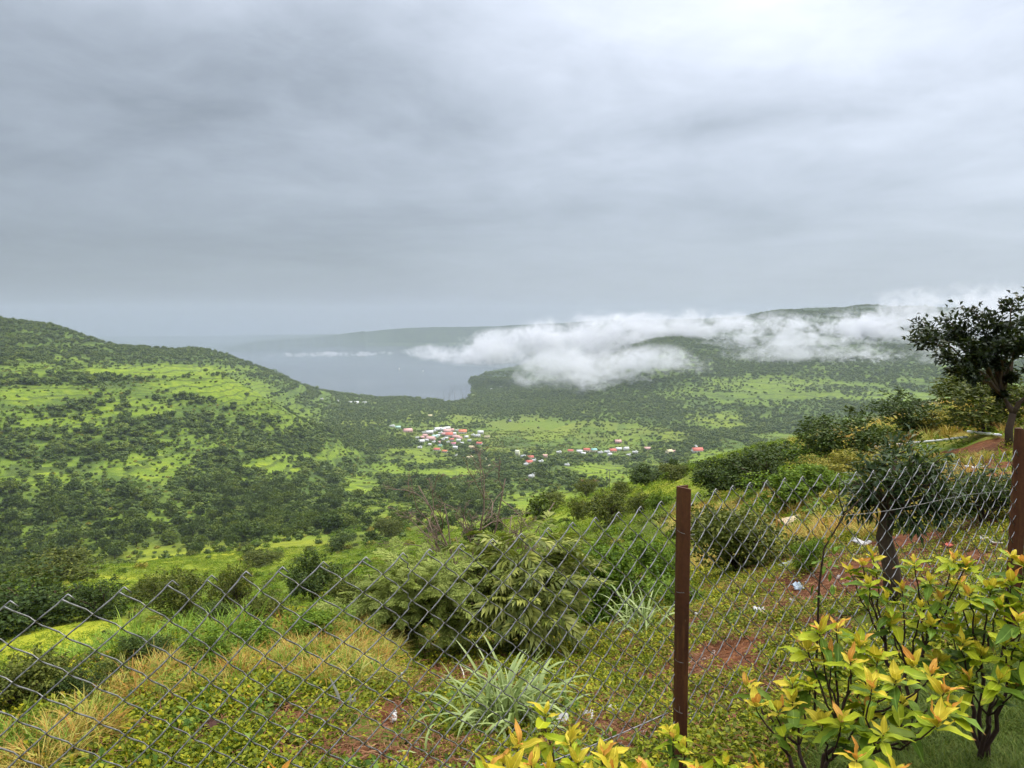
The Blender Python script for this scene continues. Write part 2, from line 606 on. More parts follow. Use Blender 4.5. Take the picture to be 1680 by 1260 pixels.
def cover(x, y, z):
    px, py = project(np.stack([x, y, z], -1))
    c = np.zeros_like(px)
    wob = 0.9 * fbm(x / 45, y / 45, 3, 41)
    for a, b, ra, rb, s in CLEAR:
        q = ((px - a) / ra) ** 2 + ((py - b) / rb) ** 2
        c = np.maximum(c, s * np.clip(1.35 - q * 0.8 + wob, 0, 1))
    return c


CV = cover(XX, YY, Z) * (np.abs(azq) < R(46))[:, None]
PX, PY = project(np.stack([XX, YY, Z], -1))
SOIL = np.zeros_like(Z)
for a, b, ra, rb, s in [(1350, 960, 120, 80, 1.0), (1330, 1040, 130, 60, .7), (1500, 900, 130, 80, .95), (1600, 830, 120, 70, .8), (1450, 860, 60, 40, .8), (1250, 1190, 120, 60, .9), (640, 1170, 40, 25, .8), (960, 1150, 70, 40, .5), (1080, 1130, 80, 60, .7),
                          (560, 1240, 120, 25, .9), (330, 1210, 40, 25, .7), (350, 1190, 25, 14, .6), (700, 1110, 80, 30, .8), (1200, 1090, 110, 80, .75), (1050, 1190, 90, 50, .7), (480, 1180, 60, 30, .6), (1590, 760, 70, 25, .7), (1650, 740, 60, 25, .6), (700, 1245, 200, 22, .6)]:
    SOIL = np.maximum(SOIL, s * np.clip(1.5 - ((PX - a) / ra) ** 2 - ((PY - b) / rb) ** 2 + 2.6 * fbm(XX / 0.9, YY / 0.9, 4, 51), 0, 1) * (RAD[None] < 45))
for a, b, ra, rb in [(727, 794, 16, 3.2), (860, 787, 10, 2), (965, 789, 20, 2.5)]:
    SOIL = np.maximum(SOIL, np.clip(1.5 - ((PX - a) / ra) ** 2 - ((PY - b) / rb) ** 2, 0, 1) * (RAD[None] > 500) * (RAD[None] < 1800))
DRY = np.clip(1.2 - np.abs(PY - np.interp(PX, [0, 100, 200, 330, 450, 600, 700], [1265, 1215, 1150, 1110, 1090, 1075, 1070])) / 62 + 1.1 * fbm(XX / .9, YY / .9, 3, 53), 0, 1) * np.clip((720 - PX) / 90, 0, 1) * (RAD[None] < 9)
for a, b, ra, rb in [(1400, 740, 110, 45), (1500, 700, 130, 30), (1600, 690, 100, 30), (1560, 665, 80, 10), (1150, 860, 60, 30)]:
    DRY = np.maximum(DRY, np.clip(1.4 - ((PX - a) / ra) ** 2 - ((PY - b) / rb) ** 2, 0, 1) * (RAD[None] < 90))
LAWN = ((XX * math.sin(R(28)) * 1.0 - YY * math.cos(R(28))) > -2.35) * (RAD[None] < 40)   # kept grass on the viewer's side of the fence
LAWN = LAWN * np.clip((PX - 1330) / 160 + 0.9 * fbm(XX / .5, YY / .5, 3, 77), 0, 1)

vidx = np.arange(NA * NR).reshape(NA, NR)
nxt = np.roll(vidx, -1, axis=0)
quads = np.stack([vidx[:, :-1], vidx[:, 1:], nxt[:, 1:], nxt[:, :-1]], -1).reshape(-1, 4)
Vt = np.stack([XX, YY, Z], -1).reshape(-1, 3)
ctr = np.array([[0, 0, float(Z[:, 0].mean())]])
tris = np.stack([np.full(NA, NA * NR), vidx[:, 0], nxt[:, 0]], -1)

m_land = new_mat('hill_grass')
t = NT(m_land)
pos = t.node('ShaderNodeNewGeometry').outputs['Position']
att = lambda n: t.node('ShaderNodeAttribute', attribute_name=n).outputs['Fac']
n_big = t.noise(0.008, 6, 0.6, pos)
n_mid = t.noise(0.07, 6, 0.62, pos)
n_near = t.noise(1.3, 7, 0.65, pos)
n_fine = t.noise(9.0, 5, 0.65, pos)
scrub = t.ramp(n_mid, [(0.28, (0.032, 0.062, 0.010)), (0.5, (0.058, 0.105, 0.013)), (0.72, (0.105, 0.155, 0.018))])
lush = t.ramp(n_mid, [(0.3, (0.085, 0.145, 0.009)), (0.5, (0.15, 0.22, 0.011)), (0.72, (0.26, 0.31, 0.016))])
near_lush = t.ramp(n_mid, [(0.3, (0.14, 0.165, 0.009)), (0.5, (0.225, 0.255, 0.012)), (0.72, (0.34, 0.34, 0.02))])
lush = t.mix(att('near'), lush, near_lush)
scrub = t.mix(t.math('MULTIPLY', att('near'), .6), scrub, (0.115, 0.135, 0.012))
# hill fields: strips of slightly different crops, along the contours
sz = t.node('ShaderNodeSeparateXYZ', {0: pos}).outputs
warp = t.math('ADD', sz[2], t.math('MULTIPLY', n_big, 30.0))
strip = t.node('ShaderNodeTexNoise', {'Vector': t.node('ShaderNodeCombineXYZ', {0: t.math('MULTIPLY', warp, 0.16), 1: t.math('MULTIPLY', sz[0], 0.004), 2: t.math('MULTIPLY', sz[1], 0.004)}).outputs[0], 'Scale': 1.0, 'Detail': 2.0}).outputs[0]
cvf = t.math('ADD', att('cover'), t.math('MULTIPLY_ADD', n_mid, 0.5, -0.25), clamp=True)
c = t.mix(cvf, scrub, lush)
c = t.mix(t.math('MULTIPLY', t.smooth(strip, 0.5, 0.58), 0.6), c, (0.14, 0.21, 0.016))
# valley floor: parcels under different crops
vor = t.node('ShaderNodeTexVoronoi', {'Vector': t.node('ShaderNodeMapping', {'Vector': pos, 'Scale': (1.0, .55, 0), 'Rotation': (0, 0, .5)}).outputs[0], 'Scale': 0.011}).outputs['Color']
par = t.ramp(t.node('ShaderNodeSeparateColor', {0: vor}).outputs[0], [(0.0, (0.06, 0.105, 0.012)), (0.4, (0.11, 0.17, 0.014)), (0.7, (0.19, 0.22, 0.018)), (1.0, (0.10, 0.135, 0.02))])
c = t.mix(t.math('MULTIPLY', t.math('SUBTRACT', 1.0, t.smooth(sz[2], -266.0, -246.0)), 0.6), c, par)
# terrace risers: thin overgrown lines along the contours of the hillsides
saw = t.math('FRACT', t.math('DIVIDE', t.math('ADD', warp, t.math('MULTIPLY', n_mid, 5.0)), 8.5))
riser = t.math('MULTIPLY', t.math('MULTIPLY', t.smooth(saw, 0.66, 0.8), t.math('SUBTRACT', 1.0, t.smooth(saw, 0.93, 1.0))), t.smooth(sz[2], -278.0, -262.0))
riser = t.math('MULTIPLY', riser, t.math('SUBTRACT', 1.0, att('near'), clamp=True))
c = t.mix(t.math('MULTIPLY', riser, 0.75), c, (0.04, 0.066, 0.012))
c = t.mix(t.math('MULTIPLY', t.smooth(n_near, 0.45, 0.7), 0.35), c, (0.20, 0.20, 0.035))
c = t.mix(att('wood'), c, t.ramp(n_big, [(0.3, (0.028, 0.045, 0.016)), (0.7, (0.055, 0.08, 0.024))]))
dryc = t.ramp(n_near, [(0.3, (0.14, 0.10, 0.025)), (0.5, (0.30, 0.21, 0.04)), (0.7, (0.42, 0.31, 0.07))])
c = t.mix(t.math('MULTIPLY', att('dry'), 0.85), c, dryc)
soilc = t.ramp(n_fine, [(0.25, (0.03, 0.012, 0.006)), (0.5, (0.11, 0.037, 0.012)), (0.75, (0.20, 0.085, 0.030))])
sf = t.smooth(t.math('ADD', att('soil'), t.math('MULTIPLY_ADD', n_near, 1.0, -0.5)), 0.25, 0.6)
c = t.mix(sf, c, soilc)
lawnc = t.ramp(n_near, [(0.3, (0.05, 0.085, 0.014)), (0.6, (0.10, 0.15, 0.02)), (0.8, (0.20, 0.19, 0.05))])
c = t.mix(att('lawn'), c, lawnc)
hb = t.math('ADD', t.math('MULTIPLY', n_near, 0.6), t.math('MULTIPLY', n_fine, 0.25))
bm1 = t.bump(hb, 0.7, 0.12)
nb2 = t.node('ShaderNodeBump', {'Strength': 0.6, 'Distance': 4.0, 'Height': n_mid, 'Normal': bm1}).outputs[0]
t.out(t.bsdf(c, 0.9, 0.12, 0.0, nb2))
me = np_mesh('terrain', np.concatenate([Vt, ctr]), [quads, tris], m_land, True)
WOOD = np.clip((RAD[None] - 2900) / 900, 0, 1) * np.ones_like(Z)
NEAR = np.clip(1 - (RAD[None] - 380) / 500, 0, 1) * np.ones_like(Z)
for nm, arr in (('near', NEAR), ('wood', WOOD), ('cover', CV), ('soil', SOIL), ('dry', DRY), ('lawn', LAWN)):
    a = me.attributes.new(nm, 'FLOAT', 'POINT')
    a.data.foreach_set('value', np.concatenate([np.asarray(arr, np.float32).ravel(), [0.0]]).astype(np.float32))
terrain = tag(obj('terrain', me), 'green monsoon hills and valley floor running down to the lake', kind='structure')

# ------------------------------------------------------------------ lake
m_lake = new_mat('lake_water')
t = NT(m_lake)
pos = t.node('ShaderNodeNewGeometry').outputs['Position']
w1 = t.noise(0.02, 5, 0.6, t.node('ShaderNodeMapping', {'Vector': pos, 'Scale': (0.35, 1, 1)}).outputs[0])
w2 = t.noise(0.0022, 3, 0.5, t.node('ShaderNodeMapping', {'Vector': pos, 'Scale': (0.3, 1, 1)}).outputs[0])
wc = t.mix(t.smooth(w2, .35, .65), (0.06, 0.075, 0.08), (0.085, 0.10, 0.105))
t.out(t.bsdf(wc, 0.16, 0.35, 0.0, None))
gx, gy = np.meshgrid(np.linspace(-4200, 3000, 25), np.linspace(2300, 9000, 25), indexing='ij')
gi = np.arange(625).reshape(25, 25)
gq = np.stack([gi[:-1, :-1], gi[1:, :-1], gi[1:, 1:], gi[:-1, 1:]], -1).reshape(-1, 4)
lake = tag(obj('lake', np_mesh('lake', np.stack([gx, gy, np.full_like(gx, LAKE_Z)], -1).reshape(-1, 3), gq, m_lake)), 'still grey lake in the valley under rain haze', kind='structure')

# ------------------------------------------------------------------ plants: building blocks
def unit(v):
    return v / (np.linalg.norm(v, axis=-1, keepdims=True) + 1e-12)


def rand_dirs(rng, n):
    v = rng.normal(size=(n, 3))
    return unit(v)


def cards(C, D, N, L, W, bend=0.0):
    """one pointed leaf for every centre C: length L along D, face towards N; 6 vertices, 2 quads"""
    C, D, N = np.asarray(C, float), unit(D), np.asarray(N, float)
    S = unit(np.cross(D, N))
    N = unit(np.cross(S, D))
    L = np.broadcast_to(np.asarray(L, float), (len(C),))[:, None]
    W = np.broadcast_to(np.asarray(W, float), (len(C),))[:, None]
    base, tip = C, C + D * L - N * L * bend
    mid = C + D * L * 0.45 + N * L * bend * 0.3
    V = np.stack([base, mid + S * W / 2 + N * W * 0.12, tip, mid - S * W / 2 + N * W * 0.12], 1).reshape(-1, 3)
    i = np.arange(len(C))[:, None] * 4
    return V, np.concatenate([i, i + 1, i + 2, i + 3], 1)


def crown_cards(rng, n, size, zc, lobes, leaf, wid, spread=0.55, flat=0.0, up=0.25, low=-0.75, sprigs=0):
    """leaf clumps over the skins of several overlapping lobes: uneven outline, gaps, light and dark sides"""
    sx, sy, sz = size
    lc = rand_dirs(rng, lobes) * (rng.uniform(0.25, 1, (lobes, 1)) ** 0.6) * spread
    lc[:, 2] = lc[:, 2] * (1 - flat * 0.5)
    lrad = rng.uniform(0.28, 0.5, lobes)
    k = rng.randint(0, lobes, n)
    d = rand_dirs(rng, n)
    rad = lrad[k] * rng.uniform(0.55, 1.08, n)
    p = lc[k] + d * rad[:, None]
    keep = (p[:, 2] > low) & (d[:, 2] > -0.8)
    p, d = p[keep], d[keep]
    for q in range(sprigs):                       # twigs that stand out of the crown and break its outline
        k0 = rng.randint(0, lobes)
        d0 = unit(rand_dirs(rng, 1)[0] + np.array([0, 0, .45]))
        m0 = int(n * .006) + 6
        u = rng.uniform(.8, 1.0 + rng.uniform(.3, 1.0), m0)[:, None]
        p = np.concatenate([p, lc[k0] + d0 * lrad[k0] * u + rng.normal(size=(m0, 3)) * .035])
        d = np.concatenate([d, np.tile(d0, (m0, 1)) + rng.normal(size=(m0, 3)) * .3])
    m = len(p)
    nrm = unit(d * 0.9 + rand_dirs(rng, m) * 0.8 + np.array([0, 0, up]))
    dr = unit(np.cross(nrm, rand_dirs(rng, m)) + d * 0.5)
    P = p * np.array([sx, sy, sz]) + np.array([0, 0, zc])
    return cards(P, dr, nrm, leaf * rng.uniform(0.7, 1.35, m), wid * rng.uniform(0.7, 1.3, m), 0.12)


_ico = None


def ico():
    global _ico
    if _ico is None:
        import bmesh
        bm = bmesh.new()
        bmesh.ops.create_icosphere(bm, subdivisions=2, radius=1.0)
        bm.verts.ensure_lookup_table()
        _ico = (np.array([v.co[:] for v in bm.verts]), np.array([[v.index for v in f.verts] for f in bm.faces]))
        bm.free()
    return _ico


def lumpy(rng, lobes, size, zc, mat, ncards=120):
    """far crown: a heap of rough leaf lobes with loose sprays on top"""
    b = MB()
    V0, F0 = ico()
    for k in range(lobes):
        c = rand_dirs(rng, 1)[0] * rng.uniform(.25, .62)
        rad = rng.uniform(.30, .48)
        V = V0 * rng.uniform(.72, 1.15, (len(V0), 1)) * rad * np.array([1, 1, .85]) + c
        b.add(V * np.array(size) + np.array([0, 0, zc]), F0)
    V, F = crown_cards(rng, ncards, size, zc, lobes, .2, .15, .62)
    b.add(V, F)
    return b.mesh('far_tree', mat)


def stems(rng, n, height, spread, r0, k=5):
    b = MB()
    for i in range(n):
        a = rng.uniform(0, 2 * math.pi)
        sp = spread * rng.uniform(0.3, 1)
        h = height * rng.uniform(0.7, 1)
        s = np.linspace(0, 1, 6)
        wob = rng.normal(size=(6, 3)) * 0.03 * height
        wob[0] = 0
        P = np.stack([math.cos(a) * sp * s ** 1.4, math.sin(a) * sp * s ** 1.4, h * s], 1) + wob
        b.tube(P, r0 * (1 - 0.75 * s), k)
        for q in range(3):
            j = rng.randint(2, 5)
            a2 = a + rng.uniform(-1.6, 1.6)
            l2 = height * rng.uniform(0.2, 0.4)
            E = P[j] + np.array([math.cos(a2) * l2 * 0.8, math.sin(a2) * l2 * 0.8, l2 * 0.7])
            b.tube(np.stack([P[j], (P[j] + E) / 2 + rng.normal(size=3) * 0.02 * height, E]), [r0 * 0.4, r0 * 0.28, r0 * 0.1], 4)
    return b


def source(name, me):
    """geometry that a scatter repeats; not itself placed in the scene"""
    return bpy.data.objects.new(name, me)


def scatter(name, P, rot, scl, idx, sources, label, mat=None):
    """one uncountable mass (kind = stuff): copies of a few small meshes on many ground points"""
    P = np.asarray(P, np.float32)
    me = bpy.data.meshes.new(name)
    me.vertices.add(len(P))
    me.vertices.foreach_set('co', P.ravel())
    for nm, arr in (('rot', rot), ('scl', scl)):
        a = me.attributes.new(nm, 'FLOAT_VECTOR', 'POINT')
        a.data.foreach_set('vector', np.asarray(arr, np.float32).ravel())
    a = me.attributes.new('pick', 'INT', 'POINT')
    a.data.foreach_set('value', np.asarray(idx, np.int32))
    ng = bpy.data.node_groups.new(name, 'GeometryNodeTree')
    ng.interface.new_socket('Geometry', in_out='INPUT', socket_type='NodeSocketGeometry')
    ng.interface.new_socket('Geometry', in_out='OUTPUT', socket_type='NodeSocketGeometry')
    N, L = ng.nodes, ng.links
    gi, go = N.new('NodeGroupInput'), N.new('NodeGroupOutput')
    jn = N.new('GeometryNodeJoinGeometry')
    for s in sources:
        oi = N.new('GeometryNodeObjectInfo')
        oi.inputs['Object'].default_value = s
        oi.inputs['As Instance'].default_value = True
        L.new(oi.outputs['Geometry'], jn.inputs[0])
    ip = N.new('GeometryNodeInstanceOnPoints')
    ip.inputs['Pick Instance'].default_value = True
    L.new(gi.outputs[0], ip.inputs['Points'])
    L.new(jn.outputs[0], ip.inputs['Instance'])
    for nm, ty, sk in (('rot', 'FLOAT_VECTOR', 'Rotation'), ('scl', 'FLOAT_VECTOR', 'Scale'), ('pick', 'INT', 'Instance Index')):
        na = N.new('GeometryNodeInputNamedAttribute')
        na.data_type = ty
        na.inputs[0].default_value = nm
        L.new([s for s in na.outputs if s.enabled and s.name == 'Attribute'][0], ip.inputs[sk])
    L.new(ip.outputs[0], go.inputs[0])
    o = obj(name, me)
    md = o.modifiers.new('scatter', 'NODES')
    md.node_group = ng
    return tag(o, label, kind='stuff')


# ------------------------------------------------------------------ trees of the valley and hillsides
m_tree_a = foliage('tree_leaves_dark', [(0.0, (0.036, 0.060, 0.013)), (0.5, (0.070, 0.108, 0.022)), (1.0, (0.14, 0.18, 0.036))], 0.12, 0.6, 0.08, 0.35)
m_tree_b = foliage('tree_leaves_mid', [(0.0, (0.05, 0.076, 0.012)), (0.5, (0.10, 0.14, 0.02)), (1.0, (0.18, 0.215, 0.034))], 0.15, 0.6, 0.08, 0.4)
m_bark = plain('bark', (0.085, 0.06, 0.042), 0.9, 0.1, var=0.4, scale=14, bump=0.5)

tree_meshes = []          # (crown mesh, trunk mesh, material name) at height 1
for i in range(6):
    rng = np.random.RandomState(100 + i)
    tall = [0.42, 0.5, 0.36, 0.46, 0.4, 0.55][i]
    zc = [0.6, 0.56, 0.62, 0.56, 0.58, 0.52][i]
    V, F = crown_cards(rng, 800, (0.56, 0.56, tall), zc, 9 + i % 3, 0.14, 0.09, 0.7, sprigs=16)
    mat = (m_tree_a, m_tree_a, m_tree_b)[i % 3]
    cm = np_mesh('tree_crown', V, F, mat)
    tb = MB()
    tb.tube([(0, 0, -0.06), (0.01, 0, 0.2), (0.02, 0.01, 0.42), (0.03, 0.0, 0.62)], [0.035, 0.027, 0.02, 0.008], 6)
    for q in range(4):
        a = q * 1.6 + rng.uniform(0, 1)
        tb.tube([(0.01, 0, 0.26 + 0.05 * q), (0.12 * math.cos(a), 0.12 * math.sin(a), 0.4 + 0.05 * q), (0.27 * math.cos(a), 0.27 * math.sin(a), 0.52 + 0.05 * q)], [0.015, 0.011, 0.004], 4)
    tree_meshes.append((cm, tb.mesh('tree_trunk', m_bark, True)))
tree_src = []
for i in range(6):
    rng = np.random.RandomState(200 + i)
    tree_src.append(source('far_tree', lumpy(rng, 9 + i % 3, (0.56, 0.56, 0.40), 0.48, (m_tree_a, m_tree_a, m_tree_b)[i % 3])))

VILLAGE = []      # filled below: picture positions of the houses, kept free of trees
MAIN = [(643.6, 698, 'w', 8), (653, 700, 'g', 8), (669, 706, 'k', 14), (704, 709, 'w', 12), (718.6, 703.6, 'w', 13), (734, 701.5, 'w', 9), (735, 707, 'k', 12), (698, 715, 'k', 8), (707, 719, 'k', 14), (714, 715, 'g', 9), (691, 723, 'w', 10),
        (737, 713, 'r', 12), (748.6, 716, 'k', 11), (759, 708.6, 'o', 13), (744, 728, 'm', 8), (786.5, 727, 'r', 9), (783, 714, 'w', 10), (788.6, 709, 'w', 9), (799, 716, 'c', 9), (774, 734, 'c', 9), (717, 737, 'r', 10), (730, 740, 'o', 9),
        (747, 734, 'w', 7), (749, 746, 'w', 5), (722, 730, 'g', 6), (688.6, 733, 'w', 7), (685, 717, 'w', 6), (771, 751, 'c', 10), (796, 753, 'c', 6), (802, 763.6, 'c', 6), (726, 720, 'w', 7), (752, 722, 'w', 7), (712, 724, 'w', 6), (741, 721, 'r', 7), (729, 712, 'k', 8), (700, 721, 'w', 6), (719, 714, 'w', 6), (732, 718, 'w', 6), (745, 711, 'w', 7), (755, 718, 'k', 7), (712, 706, 'w', 7), (727, 704, 'w', 8), (741, 705, 'k', 7), (735, 724, 'w', 5), (705, 728, 'w', 5), (758, 726, 'w', 5), (776, 712, 'w', 5), (770, 722, 's', 6), (693, 717, 'k', 6), (721, 725, 'k', 6), (750, 705, 'w', 6), (696, 709, 'w', 7), (765, 716, 'w', 6), (723, 709, 'w', 7)]
ROW = [(849, 746, 'y', 9), (858, 748, 's', 8), (870, 751, 'r', 10), (868, 758, 'r', 11), (877, 755, 'w', 8), (894, 748, 'k', 8), (888, 757, 'w', 8), (863, 761, 'w', 7), (872, 781, 'w', 9), (880, 778, 'w', 7), (930, 762, 'w', 8), (917, 741, 'w', 8), (936, 739, 'r', 9), (951, 740, 'w', 9), (963, 739, 'r', 10), (974, 739, 't', 10),
       (985, 741, 'w', 8), (996, 740, 'w', 9), (1005, 739, 'r', 11), (1015, 736, 'w', 9), (1014, 724, 'k', 10), (1027, 736, 'w', 9), (1032, 745, 'w', 8), (1042, 741, 'w', 9), (1062, 735, 'k', 9), (1098, 741, 'c', 10), (1106, 740, 'k', 8), (1140, 732, 'w', 8), (1144, 739, 'r', 17), (957, 744, 'w', 7), (1000, 745, 'w', 7)]
SHORE = [(528, 653, 'w', 5), (553, 656, 'w', 5), (575, 659, 'w', 5), (585, 660, 'w', 7), (598, 659, 'w', 7), (541, 664, 's', 4), (706, 681, 'c', 6), (808, 637, 'w', 6), (821, 634, 'w', 4), (835, 689, 's', 8)]

# sample the land, keep what grows there
cand = []
for r0, r1, sp, smin, smax in [(110, 420, 9, 2.0, 5.6), (420, 1000, 7.0, 3, 10.5), (1000, 1700, 7.2, 3.2, 10.5), (1700, 2700, 8.5, 4, 10), (2700, 4300, 11, 6.5, 11)]:
    n = int(R(90) * (r1 ** 2 - r0 ** 2) / 2 / sp ** 2)
    rr = np.sqrt(rs.uniform(r0 ** 2, r1 ** 2, n))
    aa = rs.uniform(R(-45), R(45), n)
    cand.append(np.stack([rr * np.sin(aa), rr * np.cos(aa), smin + (smax - smin) * rs.uniform(0, 1, n) ** 1.6, rr], 1))
T = np.concatenate(cand)
tx, ty, tsz, tr_ = T.T
tz = ground(tx, ty)
ok = (tz > LAKE_Z + 0.7) & in_sight(tx, ty, 14.0 + tr_ * 0.004)
tx, ty, tz, tsz, tr_ = (a[ok] for a in (tx, ty, tz, tsz, tr_))
tpx, tpy = project(np.stack([tx, ty, tz], -1))
cvr = cover(tx, ty, tz)
grove = fbm(tx / 130, ty / 130, 4, 61)
dens = np.clip(0.62 + 2.6 * grove, 0.1, 1)
arc = np.arctan2(tx, ty) * tr_
row = 2.2 * fbm(tz / 8.5 + 2.5 * fbm(tx / 300, ty / 300, 3, 71), arc / 170, 3, 73)       # hedges and woods run along the terraces
hillside = (tz > -285)
dens = np.where(hillside & (tr_ > 700), np.clip(0.48 + 2.2 * row + 1.4 * grove, 0.015, 1), dens)
# thick woods: foot of the left hill, lake shore, far side of the valley
for a, b, ra, rb, s in [(240, 850, 330, 36, .95), (80, 890, 200, 60, 1.0), (500, 800, 100, 40, .5), (330, 705, 300, 22, .85), (120, 735, 160, 20, .9), (650, 790, 60, 60, .2), (660, 673, 160, 22, .8), (880, 655, 160, 24, 1.0), (1000, 660, 120, 30, .95), (1080, 590, 120, 50, 1.0), (1350, 600, 330, 25, .9),
                          (1400, 670, 260, 14, .75), (820, 800, 90, 26, .4), (930, 760, 110, 10, .8), (1120, 740, 60, 14, .8), (1070, 790, 60, 18, .8), (60, 720, 160, 22, .7), (220, 585, 260, 16, .8), (400, 615, 110, 20, .8), (560, 690, 90, 30, .6), (620, 810, 70, 30, .2)]:
    q = np.clip(1.6 - 0.9 * (((tpx - a) / ra) ** 2 + ((tpy - b) / rb) ** 2), 0, 1)
    dens = np.maximum(dens, s * q * np.clip(0.9 + 1.2 * grove, 0.45, 1))
dens = dens * np.clip(1.0 - 1.05 * cvr, 0.03, 1)
near_slope = tr_ < 420
dens = np.where(near_slope, np.clip(0.18 + 1.9 * grove, 0.02, 0.6) * np.clip(1 - 1.0 * cvr, 0.015, 1), dens)
plain_ = (tz < -262) & (tpx > 560) & (tpy > 690) & (tr_ > 1200)
dens = np.where(plain_, dens * 0.8, dens)
for lst in (MAIN, ROW):
    for a, b, _, w in lst:
        dens = np.where((np.abs(tpx - a) < w * 0.55) & (tpy > b - 1) & (tpy < b + 7), 0, dens)
tsz = tsz * np.where(tr_ > 400, 0.8 + 0.5 * np.clip(dens, 0, 1) * rs.uniform(0, 1.4, len(tx)), 1.0)
dens = np.where((tpx > 560) & (tpx < 1120) & (tpy > 735) & (tpy < 880), dens * 0.62, dens)
keep = rs.uniform(0, 1, len(tx)) < dens
tx, ty, tz, tsz, tr_, tpx, tpy = (a[keep] for a in (tx, ty, tz, tsz, tr_, tpx, tpy))
app = tsz * FPX / tr_
vis = (tpx > -5) & (tpx < 1685) & (tpy < 1080) & in_sight(tx, ty, tsz * 0.5)
order = np.argsort(-np.where(vis, app, 0))
N_IND = 280
ind, rest = order[:N_IND], order[N_IND:]
trot = rs.uniform(0, 6.28, len(tx))
tw = rs.uniform(0.85, 1.25, len(tx))

scl = np.stack([tsz * tw, tsz * tw, tsz], -1)
zero = np.zeros(len(tx))
scatter('distant_woodland', np.stack([tx, ty, tz - 0.3], -1)[rest], np.stack([zero, zero, trot], -1)[rest], scl[rest], rs.randint(0, 6, len(rest)), tree_src,
        'dark green trees and hedges scattered over the hillsides and valley floor')

ORD = ['first', 'second', 'third', 'fourth', 'fifth', 'sixth', 'seventh', 'eighth', 'ninth', 'tenth', 'eleventh', 'twelfth', 'thirteenth', 'fourteenth', 'fifteenth', 'sixteenth', 'seventeenth', 'eighteenth', 'nineteenth', 'twentieth']


def nth(i):
    if i < 20:
        return ORD[i]
    k = i + 1
    return f'{k}{"th" if 10 < k % 100 < 14 else {1: "st", 2: "nd", 3: "rd"}.get(k % 10, "th")}'


def tree_zone(px, py):
    if px < 240:
        return 'above the bright meadow'
    if px < 480:
        return 'on the yellow green slope'
    if px < 660:
        return 'behind the feathery bush'
    if px < 860:
        return 'around the bare dead shrub'
    if px < 1130:
        return 'on the bright green spur'
    if px < 1400:
        return 'on the ridge beyond the post'
    return 'on the ridge above the pipe'


zones = {}
for j in ind:
    zones.setdefault((tree_zone(tpx[j], tpy[j]), int((tpy[j] - 700) // 45)), []).append(j)
for (zn, rowi), js in zones.items():
    js.sort(key=lambda q: tpx[q])
    hgtw = 'lower' if rowi > 4 else ('middle' if rowi > 2 else 'upper')
    for n, j in enumerate(js):
        v = int(rs.randint(0, 6))
        e = empty('hill_tree', (tx[j], ty[j], tz[j] - 0.05), trot[j], tuple(scl[j]))
        tone = 'mid green' if v % 3 == 2 else 'dark green'
        tag(e, f'small {tone} tree {zn}, {nth(n)} from left, {nth(max(0, rowi))} tier down', 'tree', 'trees on the near slopes')
        obj('crown', tree_meshes[v][0], e)
        obj('trunk', tree_meshes[v][1], e)

# ------------------------------------------------------------------ villages
wall_m = {k: plain('house_wall_' + n, c, 0.85, 0.2, var=0.1, scale=0.4) for k, n, c in [
    ('w', 'white', (0.62, 0.60, 0.56)), ('g', 'mint', (0.46, 0.58, 0.50)), ('c', 'cream', (0.62, 0.54, 0.36)), ('k', 'pink', (0.62, 0.40, 0.36)), ('s', 'grey', (0.34, 0.35, 0.35)), ('y', 'pale_yellow', (0.66, 0.66, 0.45))]}
roof_m = {k: plain('house_roof_' + n, c, 0.7, 0.3, var=0.15, scale=0.6) for k, n, c in [
    ('w', 'white', (0.66, 0.66, 0.64)), ('g', 'mint', (0.42, 0.62, 0.54)), ('c', 'cream', (0.62, 0.52, 0.30)), ('k', 'pink', (0.60, 0.34, 0.30)), ('s', 'grey', (0.38, 0.40, 0.41)), ('r', 'red', (0.50, 0.13, 0.09)), ('o', 'orange_red', (0.58, 0.19, 0.09)), ('m', 'magenta', (0.52, 0.18, 0.22)), ('t', 'turquoise', (0.25, 0.48, 0.43)), ('y', 'white', (0.70, 0.70, 0.55))]}
m_win = plain('window_glass', (0.03, 0.035, 0.04), 0.15, 0.5, var=0.1)
ROOFN = {'w': 'white roofed', 'g': 'pale mint roofed', 'c': 'cream roofed', 'k': 'pink roofed', 's': 'grey roofed', 'r': 'red roofed', 'o': 'orange red roofed', 'm': 'magenta roofed', 't': 'turquoise roofed', 'y': 'tall pale yellow'}


